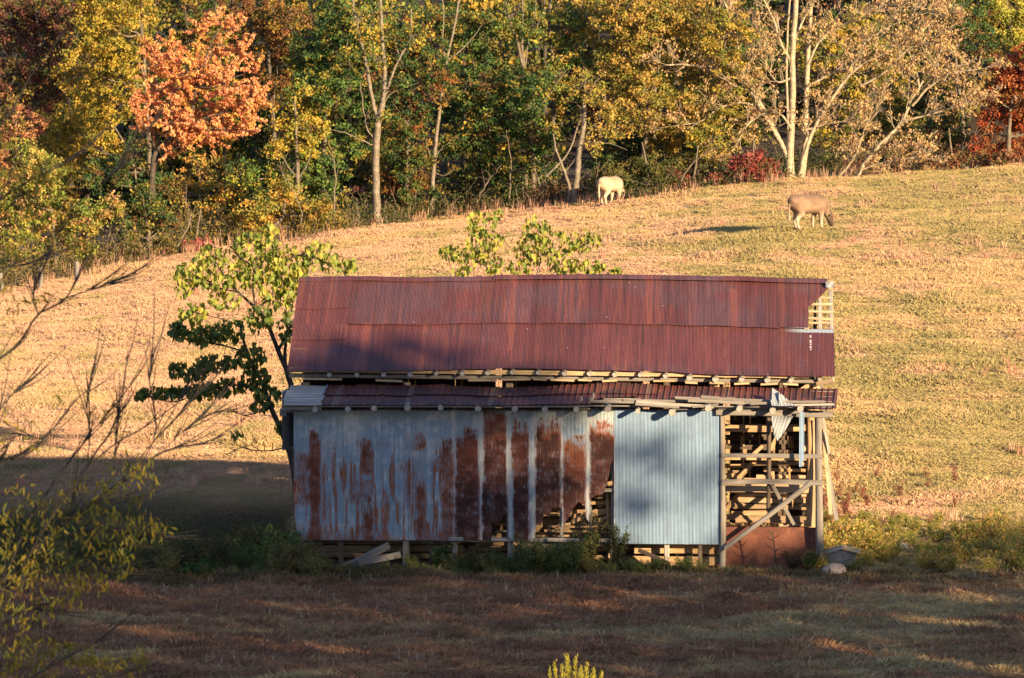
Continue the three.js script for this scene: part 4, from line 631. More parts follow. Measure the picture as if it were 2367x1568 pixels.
woodTree({ label: 'crooked pale double trunk left of the white cow', at: [1322, 478], push: 1, bark: paleBark, trunks: [{ p: [[1322, 478], [1332, 420], [1338, 350], [1349, 290], [1350, 240]], r0: .16, r1: .09 }, { p: [[1308, 478], [1316, 440], [1300, 385], [1286, 350], [1278, 310]], r0: .09, r1: .03 }, { p: [[1262, 408], [1285, 385], [1315, 350], [1332, 300], [1346, 250], [1352, 190]], r0: .05, r1: .03 }], limbs: [{ p: [[1345, 270], [1335, 240], [1300, 232]], r0: .03, r1: .01 }, { p: [[1350, 245], [1370, 200], [1400, 165]], r0: .04, r1: .012 }, { p: [[1337, 350], [1380, 330], [1420, 335], [1450, 348]], r0: .035, r1: .01 }, { p: [[1285, 385], [1305, 395], [1330, 365]], r0: .03, r1: .015 }], lobes: [[1370, 290, 34], [1400, 240, 46], [1350, 190, 40], [1420, 300, 34], [1290, 300, 20], [1380, 340, 26]], pal: PAL.bronze, clumps: 14, leaves: 15, twig: .8, noLobeLimbs: true });
woodTree({ label: 'broad bronze gold tree behind the white cow', at: [1480, 465], push: 6, lobes: [[1450, 100, 80], [1540, 150, 80], [1590, 50, 75], [1490, 240, 75], [1590, 260, 70], [1430, 190, 60], [1520, 40, 70], [1440, 30, 70], [1640, 150, 60], [1540, 320, 50]], pal: PAL.bronze, clumps: 17, twig: .6 });
woodTree({ label: 'olive gold tree left of the big pale tree', at: [1640, 440], push: 4.5, lobes: [[1660, 250, 60], [1640, 330, 52], [1700, 180, 55], [1680, 80, 60], [1600, 380, 42], [1720, 300, 40]], pal: PAL.olive.concat([PAL.gold[0], PAL.bronze[0]]), clumps: 18, twig: .6 });
woodTree({ name: 'woodland_bush', label: 'low olive green bushes behind the white cow', category: 'bush', at: [1500, 460], push: 2, lobes: [[1470, 400, 40], [1510, 390, 40], [1550, 400, 40], [1490, 440, 26], [1540, 435, 26], [1430, 400, 30]], pal: [[.10, .12, .03], [.14, .14, .03], [.07, .09, .02], [.22, .17, .04]], clumps: 22, size: .10, low: true });
woodTree({ name: 'woodland_bush', label: 'crimson bush at the left foot of the big pale tree', category: 'bush', at: [1745, 425], push: 1, lobes: [[1740, 375, 30], [1715, 395, 24], [1770, 395, 26], [1700, 375, 14], [1790, 412, 18], [1745, 410, 26]], pal: PAL.crimson, clumps: 48, leaves: 18, low: true });
woodTree({ name: 'woodland_bush', label: 'lower dull red bush left of the crimson bush', category: 'bush', at: [1610, 440], push: .8, lobes: [[1580, 422, 20], [1620, 430, 18], [1660, 420, 18], [1560, 400, 12]], pal: [[.30, .07, .05], [.24, .07, .04], [.36, .13, .07], [.2, .1, .04]], clumps: 44, leaves: 18, low: true });

// the big pale tree: limbs branch again and again into twigs with tan leaves
{
  const g0 = ground(1838, 416), z0 = g0.z - .6, x0 = P(1838, 416, z0).x, base = V(x0, hgt(x0, z0) - .1, z0), t = thing('bare_oak_tree', 'big pale many-stemmed tree with spreading bare branches and tan leaves', 'tree', base);
  const L = (q) => { const v = P(q[0], q[1], z0); v.z += q[2] ?? 0; return v.sub(base); };
  const twigs = new Buf(true), crown = new Buf(), oakBark = bark(.60, .50, .33);
  function grow(p, d, len, r, depth) {
    const n = 4, pts = [p.clone()], dir = d.clone(); let q = p.clone();
    for (let i = 0; i < n; i++) { dir.add(V(gauss() * .24, gauss() * .2 + .03, gauss() * .24)).normalize(); q = q.clone().addScaledVector(dir, len / n); pts.push(q); }
    twigs.tube(pts, taper(n + 1, r, r * .5), depth > 1 ? 5 : 3, null);
    if (depth === 0) { if (rnd() < .5) clump(q, .26); return; }
    const kids = depth > 2 ? 4 : 3;
    for (let k = 0; k < kids; k++) { const f = rr(.35, 1), at = pts[Math.min(n, Math.round(f * n))], nd = dir.clone().add(V(gauss() * .75, gauss() * .5 + .05, gauss() * .75)).normalize(); grow(at, nd, len * rr(.55, .8), Math.max(.011, r * .6), depth - 1); }
  }
  function clump(q, r) { const c = pick(PAL.tan), k = 1 + gauss() * .18; for (let j = 0; j < 7; j++) { const s = .10 * rr(.7, 1.3); crown.leaf(q.x + gauss() * r * .7, q.y + gauss() * r * .5, q.z + gauss() * r * .7, s * 1.3, s * .8, jit(mul3(c, k)), .4); } }
  const stems = [[[[1826, 420], [1825, 360], [1829, 300], [1832, 220], [1832, 120], [1838, 30], [1842, -50]], .17, .11], [[[1850, 420, -.5], [1862, 340, -.5], [1865, 250, -.5], [1868, 150, -.5], [1874, 40, -.5], [1880, -40, -.5]], .15, .09], [[[1824, 380], [1822, 300], [1818, 180], [1820, 80], [1826, -10]], .07, .04]];
  const tb = new Buf(true); for (const [p, a, b] of stems) { const pts = curvy(p.map(L), 30, .015); tb.tube(pts, taper(pts.length, a, b).map((r, i) => r * (1 + .6 * Math.pow(1 - i / (pts.length - 1), 8))), 9, null); } part('trunk', tb.geo(true), oakBark, t);
  const mains = [ // limbs of the photograph
    [[[1826, 385], [1812, 345], [1790, 305], [1760, 255], [1735, 215], [1690, 195], [1655, 165], [1600, 152], [1545, 150]], .10, .03],
    [[[1800, 320], [1775, 270], [1740, 210], [1715, 160], [1700, 80], [1685, 30], [1660, -20]], .075, .03],
    [[[1830, 300, .3], [1800, 262, .4], [1770, 260, .5], [1730, 285, .6], [1700, 330, .7]], .045, .015],
    [[[1760, 255], [1720, 238], [1660, 250], [1620, 280], [1560, 290]], .045, .015],
    [[[1848, 410], [1862, 350], [1880, 300], [1910, 250], [1950, 190], [1990, 150], [2050, 120]], .085, .03],
    [[[1832, 150], [1805, 100], [1790, 50], [1760, -10]], .06, .025], [[[1868, 150], [1890, 100], [1930, 70], [1970, 50]], .05, .02], [[[1838, 90], [1860, 40], [1890, -10]], .05, .02],
    [[[1866, 200], [1905, 180], [1940, 160], [1975, 165]], .04, .015], [[[1829, 180], [1800, 190], [1780, 170], [1760, 120]], .04, .015], [[[1865, 300], [1900, 290], [1950, 280]], .04, .015],
    // the second, leaning group of stems on the right
    [[[1985, 412, -.5], [1990, 395, -.5], [2030, 340, -.4], [2085, 285, -.3], [2110, 230, -.2], [2125, 200, -.2], [2105, 130, -.2]], .085, .03],
    [[[2110, 245, -.3], [2150, 200, -.2], [2200, 170, -.2], [2260, 160]], .05, .02], [[[2090, 280, -.3], [2150, 265], [2200, 250], [2240, 240]], .045, .015], [[[2120, 210, -.3], [2160, 150, -.4], [2190, 90, -.4]], .045, .015], [[[1940, 410, -.6], [1965, 380, -.4], [1985, 340], [2000, 290], [2015, 260]], .055, .02], [[[1990, 395, -.5], [2050, 375, -.2], [2110, 365], [2160, 370]], .04, .012], [[[1990, 200, -.2], [2040, 170, -.2], [2100, 110], [2160, 60]], .045, .015], [[[1950, 190], [2000, 100], [2060, 60], [2110, 40]], .04, .015], [[[1980, 30, -.6], [2040, 25, -.4], [2110, 15], [2160, 25]], .045, .015],
  ];
  for (const [p, a, b] of mains) {
    const pts = curvy(p.map((q, i) => { const v = L(q); v.z += (i / p.length) * gauss() * 1.0; return v; }), 6 * p.length, .02), lb = new Buf(true);
    lb.tube(pts, taper(pts.length, a * 1.3, b * 1.35), 7, null); part('limb', lb.geo(true), oakBark, t);
    const n = pts.length, m = Math.round(n * .62);
    for (let k = 0; k < m; k++) { const f = Math.pow(rnd(), .75), i = Math.min(n - 2, Math.max(Math.round(n * .25), Math.floor(f * n))), dir = pts[i + 1].clone().sub(pts[i]).normalize(), d2 = dir.clone().multiplyScalar(.8).add(V(gauss() * .9, gauss() * .7 + .15, gauss() * .9)).normalize(); grow(pts[i], d2, rr(.45, 1.0), Math.max(.02, b * .85), rnd() < .55 ? 2 : 1); }
    const e = pts[n - 1], de = e.clone().sub(pts[n - 3]).normalize(); grow(e, de, .8, b * .9, 3);
  }
  // leafy outer crown on the right
  for (const [px, py, r, n] of [[2140, 110, 75, 150], [2200, 170, 60, 110], [2240, 230, 40, 50], [2060, 110, 60, 70], [2090, 60, 55, 60], [1990, 110, 50, 50], [2180, 70, 50, 70], [1760, 290, 50, 60], [1700, 120, 50, 50], [1640, 230, 50, 60], [1900, 60, 50, 50], [1950, 330, 40, 30], [2110, 340, 50, 70], [2030, 380, 30, 40], [1780, 130, 50, 50], [2010, 250, 55, 50], [1890, 220, 36, 30]])
    for (let i = 0; i < n * .62; i++) { const a = rnd() * 6.28, q = Math.sqrt(rnd()) * r, v = L([px + Math.cos(a) * q, py + Math.sin(a) * q, gauss() * .9]); clump(v, .24); const d = V(gauss(), gauss() - .2, gauss()).normalize(); if (rnd() < .6) { const s = v.clone().addScaledVector(d, .5); twigs.tube([s, s.clone().lerp(v, .5).add(V(gauss() * .06, gauss() * .06, 0)), v], [.02, .013, .006], 3, null); } }
  part('branches', twigs.geo(true), oakBark, t); part('crown', crown.geo(), leafMat, t);
}
woodTree({ label: 'olive gold tree behind the right limbs of the big pale tree', at: [1960, 405], push: 7, lobes: [[1960, 200, 80], [2010, 310, 65], [1920, 320, 55], [2090, 260, 65], [1980, 80, 75], [2050, 150, 60], [1900, 110, 60], [2110, 370, 40]], pal: PAL.olive.concat([PAL.gold[0]]), clumps: 16 });
woodTree({ label: 'dark green tree deep behind the white cow', at: [1450, 466], push: 8, lobes: [[1400, 380, 50], [1440, 340, 50], [1500, 340, 46], [1385, 430, 36], [1550, 365, 46], [1450, 420, 40], [1600, 340, 40]], pal: PAL.deep, clumps: 16 });
woodTree({ label: 'dark shaded tree low behind the leaning right stems of the big pale tree', at: [2170, 396], push: 7, lobes: [[2180, 290, 50], [2130, 240, 44], [2220, 330, 40], [2120, 330, 40], [2200, 230, 36], [2050, 360, 30]], pal: PAL.deep.concat([[.26, .12, .05]]), clumps: 16 });
woodTree({ label: 'fiery red orange tree at the far right edge', at: [2330, 385], push: 2.5, lobes: [[2330, 160, 46], [2300, 220, 40], [2350, 270, 46], [2290, 290, 36], [2330, 340, 36], [2260, 340, 30], [2366, 200, 50], [2400, 150, 60], [2400, 290, 60]], pal: PAL.red, clumps: 20 });
woodTree({ label: 'yellow green tree top in the upper right corner', at: [2350, 380], push: 11, lobes: [[2350, 60, 46], [2366, 110, 36], [2320, 10, 50], [2280, 30, 30], [2400, 60, 60], [2290, 90, 24]], pal: PAL.ylgreen, clumps: 16 });
woodTree({ label: 'dark green shadowed tree between the pale tree and the red tree', at: [2230, 390], push: 12, lobes: [[2210, 20, 60], [2270, 110, 55], [2240, 60, 55], [2160, 350, 46], [2230, 370, 36], [2150, 20, 50]], pal: PAL.deep, clumps: 12 });
woodTree({ name: 'woodland_bush', label: 'russet bramble below the fiery red tree at the right field edge', category: 'bush', at: [2240, 396], push: .8, lobes: [[2210, 372, 24], [2270, 366, 22], [2150, 385, 18], [2320, 368, 22], [2080, 395, 14]], pal: [[.28, .11, .05], [.20, .09, .04], [.36, .2, .1], [.12, .1, .03]], clumps: 36, leaves: 18, low: true, twig: .8 });

// the wood further back, one mass of leaves and stems
{
  const crown = new Buf(), stems = new Buf(true), pals = [PAL.deep, PAL.green, PAL.olive, PAL.green, PAL.bronze, PAL.ylgreen, PAL.maroon, PAL.gold];
  for (let i = 0; i < 185; i++) {
    const x = rr(-44, 42), z = mix(-124, -131, sst(-5, 15, x)) - rnd() * rnd() * 56 - Math.abs(x) * .06, y = hgt(x, z), hh = rr(9, 13) * (1 - clamp((-z - 140) / 90) * .3), pal = pick(pals), dark = rr(.4, .85);  // dark lowers the leaf colour to stand for shade deep in the wood
    const pts = curvy([V(x, y - .2, z), V(x + gauss() * .3, y + hh * .5, z), V(x + gauss() * .8, y + hh, z)], 8, .05); stems.tube(pts, taper(9, rr(.08, .2), .03), 5, null);
    for (let k = 0; k < 62; k++) { const f = Math.pow(rnd(), 1.15), cy = y + hh * (.02 + f * .98), w = (1 - Math.abs(f - .4)) * 2.4, cx = x + gauss() * w, cz = z + gauss() * w, c = pick(pal), tone = dark * (1 + gauss() * .2); if (cy > 15) continue; for (let j = 0; j < 20; j++) { const s = rr(.16, .30); crown.leaf(cx + gauss() * .5, cy + gauss() * .32, cz + gauss() * .5, s * 1.2, s * .85, jit(mul3(c, tone))); } }
  }
  // thin undergrowth stems and leaf litter at the wood's foot
  const o = tag(new THREE.Group(), 'deeper wood of mixed autumn trees behind the edge trees', 'wood', null, 'stuff'); o.name = 'deep_wood'; scene.add(o);
  part('trunks', stems.geo(true), darkBark, o); part('crowns', crown.geo(), leafMat, o); for (const c of o.children) c.userData.kind = 'stuff';
}
{ // low brush that closes the foot of the wood
  const g = new Buf(), tw = new Buf(true);
  for (let i = 0; i < 2300; i++) {
    const px = rr(-60, 2430), d = .4 + rnd() * 9, z = crestAt(px) - d, x = P(px, 400, z).x, y = hgt(x, z), h = rr(.25, 1.5) * (px < 520 ? 1.25 : 1) * (.5 + .5 * Math.min(1, d / 3)), n = fbm(px * .012, 4, 2);
    const cols = px > 1950 ? [[.22, .10, .045], [.15, .09, .04], [.09, .075, .025]] : px < 420 ? [[.17, .14, .045], [.12, .11, .03], [.22, .16, .07], [.10, .10, .03]] : px < 800 ? [[.30, .20, .045], [.18, .16, .035], [.09, .10, .025]] : n > .55 ? [[.16, .07, .03], [.10, .07, .03], [.06, .06, .02]] : [[.055, .075, .02], [.09, .10, .03], [.13, .11, .04]], c = pick(cols);
    for (let j = 0; j < 22; j++) g.leaf(x + gauss() * .45, y + .05 + rnd() * h, z + gauss() * .4, rr(.08, .17), rr(.06, .11), jit(c, .25));
    if (rnd() < .3) tw.tube([V(x, y, z), V(x + gauss() * .3, y + h * .7, z), V(x + gauss() * .6, y + h * 1.3, z)], [.018, .012, .005], 3, null);
  }
  const o = tag(new THREE.Group(), 'low brush along the foot of the wood', 'brush', null, 'stuff'); o.name = 'undergrowth'; scene.add(o);
  part('leaves', g.geo(), leafMat, o).userData.kind = 'stuff'; part('stems', tw.geo(true), twigMat, o).userData.kind = 'stuff';
}
// bare saplings and leaning stems in front of the dark hollows
{
  const spec = [[[1262, 470], [1230, 360], [1310, 470]], [[415, 560], [470, 470], [500, 380]], [[395, 590], [440, 500], [420, 450]], [[395, 570], [330, 520], [280, 500]], [[560, 540], [580, 440], [540, 400]], [[700, 560], [690, 470], [640, 380]], [[1090, 490], [1120, 430], [1160, 380]], [[770, 540], [775, 400], [760, 330]], [[1550, 450], [1600, 380], [1660, 340]], [[2180, 400], [2240, 330], [2300, 300]], [[1175, 490], [1180, 380], [1170, 300]]];
  const names = ['at the right of the centre green tree', 'under the salmon maple, leaning right', 'crooked under the left of the salmon maple', 'arching left at the dark hollow', 'beside the orange bush', 'behind the orange bush, leaning left', 'before the deep green tree, leaning right', 'left of the forked grey trunk', 'behind the white cow, leaning right', 'below the fiery red tree', 'upright before the mid green tree'];
  spec.forEach((p, i) => { const g0 = ground(p[0][0], p[0][1] + 8), z = Math.min(g0.z, crestAt(p[0][0])) - 1.5, pt = p.map((q) => P(q[0], q[1], z)); const base = V(pt[0].x, hgt(pt[0].x, z), z); const o = thing('bare_sapling', 'thin bare grey sapling ' + names[i], 'sapling', base), b = new Buf(true), tw = new Buf(true), loc = [V(0, -.1, 0), ...pt.slice(1).map((v) => v.clone().sub(base))]; const pts = curvy(loc, 14, .05); b.tube(pts, taper(15, .05, .012), 5, null); part('trunk', b.geo(true), twigMat, o); for (let k = 0; k < 12; k++) { const j = 3 + Math.floor(rnd() * 11), s = pts[j], d = V(gauss(), gauss() * .6 + .3, gauss()).normalize(), e = s.clone().addScaledVector(d, rr(.4, 1.1)); tw.tube([s, s.clone().lerp(e, .5).add(V(0, .08, 0)), e], [.016, .011, .005], 3, null); } part('branches', tw.geo(true), twigMat, o); });
}
// old fence posts at the left edge of the field
for (const [px, py, h, lab] of [[93, 668, .75, 'middle grey fence post at the left field edge'], [178, 648, .62, 'right grey fence post at the left field edge'], [3, 680, .7, 'leftmost grey fence post, cut by the picture edge']]) { const p = ground(px, py), t = thing('fence_post', lab, 'fence post', p); part('post', logGeo(V(0, -.2, 0), V(rr(-.05, .05), h + .15, 0), .1, .085), M.greyWood, t); }
// ---------- trees close to the barn, with large heart-shaped leaves ----------
function heartGeo(v) { // a drooping folded heart, length 1, tip down
  const g = new Buf(), o = [[0, 0], [.30, .10], [.46, -.12], [.42, -.40], [.24, -.72], [0, -1]], z = (x, y) => -Math.abs(x) * (.35 + v * .2) + .18 * Math.sin(-y * 2.2 + v) , ids = [];
  const mid = [[0, 0], [0, -.25], [0, -.6], [0, -1]].map(([x, y]) => g.v(x, y, z(x, y) + .06));
  for (const s of [1, -1]) { const e = o.map(([x, y], i) => (i === 0 ? mid[0] : i === 5 ? mid[3] : g.v(x * s * (1 + v * .1), y + .02 * v, z(x, y)))); const T = (a, b, c) => (s > 0 ? g.tri(a, b, c) : g.tri(a, c, b)); T(mid[0], e[2], e[1]); T(mid[0], mid[1], e[2]); T(mid[1], e[3], e[2]); T(mid[1], mid[2], e[3]); T(mid[2], e[4], e[3]); T(mid[2], mid[3], e[4]); }
  return g.geo(true);
}
function lanceGeo(v) { // long pointed leaf, length 1, hanging
  const g = new Buf(), ws = [.02, .09, .115, .095, .05, 0]; let prev;
  ws.forEach((w, i) => { const y = -i / 5, b = .16 * v * Math.sin(i / 5 * 2.6), row = [g.v(-w + b, y, -w * .5), g.v(b, y, .02), g.v(w + b, y, -w * .5)]; if (prev) for (let k = 0; k < 2; k++) { g.tri(prev[k], row[k], prev[k + 1]); g.tri(prev[k + 1], row[k], row[k + 1]); } prev = row; });
  return g.geo(true);
}
const hearts = [0, .4, .8, 1.2].map(heartGeo), lances = [-1, -.3, .5, 1.1].map(lanceGeo);
const leafCol = (r, g, b) => new THREE.MeshPhysicalMaterial({ name: 'leaf', color: new THREE.Color().setRGB(r, g, b), roughness: .55, transmission: .38, thickness: 0, specularIntensity: .4, side: THREE.DoubleSide });
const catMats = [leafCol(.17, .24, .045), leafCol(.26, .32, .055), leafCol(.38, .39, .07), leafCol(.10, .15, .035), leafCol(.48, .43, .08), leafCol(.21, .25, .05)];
const ashMats = [leafCol(.29, .25, .03), leafCol(.37, .29, .034), leafCol(.22, .22, .03), leafCol(.15, .18, .028), leafCol(.32, .245, .025)];
// hang leaves: the first 300 are parts, the rest one part
function hang(t, spots, geos, mats, name) {
  const rest = new Map();
  spots.sort((a, b) => b.s - a.s).forEach((q, i) => {
    const geo = geos[i % geos.length], mat = mats[q.m ?? Math.floor(rnd() * mats.length)], o = new THREE.Object3D(); o.position.copy(q.p); o.rotation.set(q.rx ?? rr(-.6, .6), rr(0, 6.28), q.rz ?? rr(-.5, .5)); o.scale.set(q.s * rr(.8, 1.1), q.s, q.s);
    if (i < 300) { const m = part(name, geo, mat, t); m.position.copy(o.position); m.rotation.copy(o.rotation); m.scale.copy(o.scale); } else { o.updateMatrix(); const g = geo.clone().applyMatrix4(o.matrix); if (!rest.has(mat)) rest.set(mat, []); rest.get(mat).push(g); }
  });
  for (const [mat, gs] of rest) part('more_leaves', merge(gs), mat, t).userData.kind = 'stuff';
}
{
  const Z = -8.2, b0 = P(688, 1238, Z), base = V(b0.x, hgt(b0.x, Z), Z), t = thing('catalpa_tree', 'leaning tree with large drooping heart-shaped leaves at the left end of the barn', 'tree', base);
  const L = (q) => { const v = P(q[0], q[1], Z); v.z += q[2] ?? 0; return v.sub(base); };
  const tb = new Buf(true); for (const [p, a, b] of [[[[688, 1240], [676, 1076], [655, 1010], [626, 944], [612, 905], [597, 870], [570, 815], [555, 755]], .085, .03], [[[684, 1200, -.3], [676, 990, -.4], [671, 900, -.4], [656, 850, -.4], [641, 815, -.4], [615, 750, -.3], [590, 715, -.2], [550, 675], [516, 635]], .09, .025]]) { const pts = curvy(p.map(L), 30, .01); tb.tube(pts, taper(pts.length, a, b), 8, null); } part('trunk', tb.geo(true), darkBark, t);
  const limbs = [[[[656, 850, -.4], [658, 790, -.4], [672, 720, -.3], [678, 690]], .05], [[[641, 815, -.4], [665, 765], [690, 715], [700, 660, .2]], .045], [[[590, 715], [620, 690], [640, 655], [650, 610]], .035], [[[516, 635], [495, 600], [480, 570]], .02], [[[590, 715], [585, 660], [590, 610], [600, 570]], .03], [[[550, 675], [500, 665], [455, 645]], .025], [[[555, 755], [520, 740], [480, 730], [440, 720]], .022], [[[570, 815], [520, 800], [470, 790], [420, 770]], .025], [[[597, 870], [560, 845], [520, 840]], .025], [[[612, 905], [540, 890], [460, 910], [400, 930], [340, 915]], .032], [[[626, 944], [560, 960], [530, 945]], .02], [[[612, 905], [580, 900], [560, 885]], .02], [[[676, 1020], [640, 1040], [600, 1042], [560, 1035], [535, 1020]], .022], [[[600, 1042], [580, 1030], [545, 1040], [525, 1050]], .012], [[[650, 610], [690, 590], [740, 600], [780, 625], [820, 630]], .028], [[[650, 640], [640, 590], [630, 545]], .022], [[[600, 620], [560, 600], [540, 580]], .02]];
  const paths = limbs.map(([p, r]) => { const pts = curvy(p.map(L), 16, .015), b = new Buf(true); b.tube(pts, taper(17, r, .008), 6, null); part('limb', b.geo(true), darkBark, t); return pts; });
  const tw = new Buf(true); for (const pts of paths) for (let k = 0; k < 7; k++) { const s = pick(pts.slice(5)), e = s.clone().add(V(gauss() * .35, gauss() * .28, gauss() * .35)); tw.tube([s, s.clone().lerp(e, .5).add(V(0, .05, 0)), e], [.012, .009, .004], 4, null); } part('branches', tw.geo(true), darkBark, t);
  const spots = []; // photo areas: x, y, rx, ry, leaves, lit
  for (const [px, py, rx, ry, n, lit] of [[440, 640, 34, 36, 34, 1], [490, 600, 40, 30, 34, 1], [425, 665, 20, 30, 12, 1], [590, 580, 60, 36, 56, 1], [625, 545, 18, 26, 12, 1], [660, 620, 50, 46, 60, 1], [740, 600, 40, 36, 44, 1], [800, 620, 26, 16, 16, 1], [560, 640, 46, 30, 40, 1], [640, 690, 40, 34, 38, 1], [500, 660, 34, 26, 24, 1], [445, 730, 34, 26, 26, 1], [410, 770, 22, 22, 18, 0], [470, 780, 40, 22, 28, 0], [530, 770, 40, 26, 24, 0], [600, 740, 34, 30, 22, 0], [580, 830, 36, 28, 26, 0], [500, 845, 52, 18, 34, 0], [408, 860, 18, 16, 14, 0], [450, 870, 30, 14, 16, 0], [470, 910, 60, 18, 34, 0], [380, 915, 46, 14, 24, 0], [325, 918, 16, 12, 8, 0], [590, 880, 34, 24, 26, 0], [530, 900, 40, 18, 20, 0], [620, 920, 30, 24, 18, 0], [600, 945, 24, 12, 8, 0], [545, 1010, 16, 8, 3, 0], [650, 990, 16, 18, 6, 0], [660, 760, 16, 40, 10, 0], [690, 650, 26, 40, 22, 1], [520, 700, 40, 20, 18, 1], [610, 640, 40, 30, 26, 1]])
    for (let i = 0; i < n * (lit ? 2.5 : 3.9); i++) { const a = rnd() * 6.28, q = Math.sqrt(rnd()); spots.push({ p: L([px + Math.cos(a) * q * rx, py + Math.sin(a) * q * ry - 8, gauss() * .5]), s: rr(.09, .175), m: lit ? pick([0, 1, 1, 2, 2, 4, 5]) : pick([0, 3, 3, 5]) }); }  // lit areas get lighter leaf colours, shaded ones darker: light painted in
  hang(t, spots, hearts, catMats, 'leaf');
}
{
  const Z = -9.5, b0 = P(1190, 1230, Z), base = V(b0.x, hgt(b0.x, Z), Z), t = thing('catalpa_tree', 'tree behind the barn whose drooping leaves show above the middle of the roof ridge', 'tree', base);
  const L = (q) => { const v = P(q[0], q[1], Z); v.z += q[2] ?? 0; return v.sub(base); };
  const tb = new Buf(true); { const pts = curvy([[1190, 1230], [1200, 900], [1205, 720]].map(L), 16, .02); tb.tube(pts, taper(17, .11, .06), 8, null); } part('trunk', tb.geo(true), midBark, t);
  const paths = [[[[1205, 720], [1170, 660], [1140, 610], [1120, 560], [1118, 500]], .035], [[[1205, 720], [1160, 660], [1140, 628], [1110, 610], [1070, 590]], .03], [[[1205, 720], [1230, 660], [1250, 600], [1245, 550]], .035], [[[1205, 720], [1260, 650], [1290, 620], [1310, 590]], .032], [[[1280, 640], [1320, 610], [1350, 580], [1375, 555]], .022], [[[1205, 720], [1300, 660], [1370, 640], [1425, 630]], .024], [[[1200, 700], [1130, 660], [1060, 630]], .022]].map(([p, r]) => { const pts = curvy(p.map(L), 14, .012), b = new Buf(true); b.tube(pts, taper(15, r, .008), 6, null); part('limb', b.geo(true), paleBark, t); return pts; });
  const tw = new Buf(true); for (const pts of paths) for (let k = 0; k < 6; k++) { const s = pick(pts.slice(5)), e = s.clone().add(V(gauss() * .3, gauss() * .25, gauss() * .3)); tw.tube([s, s.clone().lerp(e, .5).add(V(0, .05, 0)), e], [.012, .009, .004], 4, null); } part('branches', tw.geo(true), midBark, t);
  const spots = []; for (const [px, py, rx, ry, n] of [[1110, 520, 34, 30, 30], [1120, 560, 44, 26, 34], [1040, 585, 26, 18, 22], [1090, 600, 30, 26, 26], [1140, 610, 24, 22, 16], [1240, 530, 34, 26, 30], [1230, 580, 40, 34, 40], [1290, 570, 40, 30, 32], [1350, 560, 38, 24, 34], [1300, 615, 40, 24, 32], [1370, 620, 30, 16, 20], [1425, 630, 16, 8, 9], [1200, 620, 30, 18, 18], [1066, 628, 20, 12, 8], [1150, 500, 14, 14, 6]]) for (let i = 0; i < n * 2.2; i++) { const a = rnd() * 6.28, q = Math.sqrt(rnd()); spots.push({ p: L([px + Math.cos(a) * q * rx, py + Math.sin(a) * q * ry - 6, gauss() * .5]), s: rr(.09, .165), m: pick([0, 1, 2, 2, 4, 5]) }); }
  hang(t, spots, hearts, catMats, 'leaf');
}
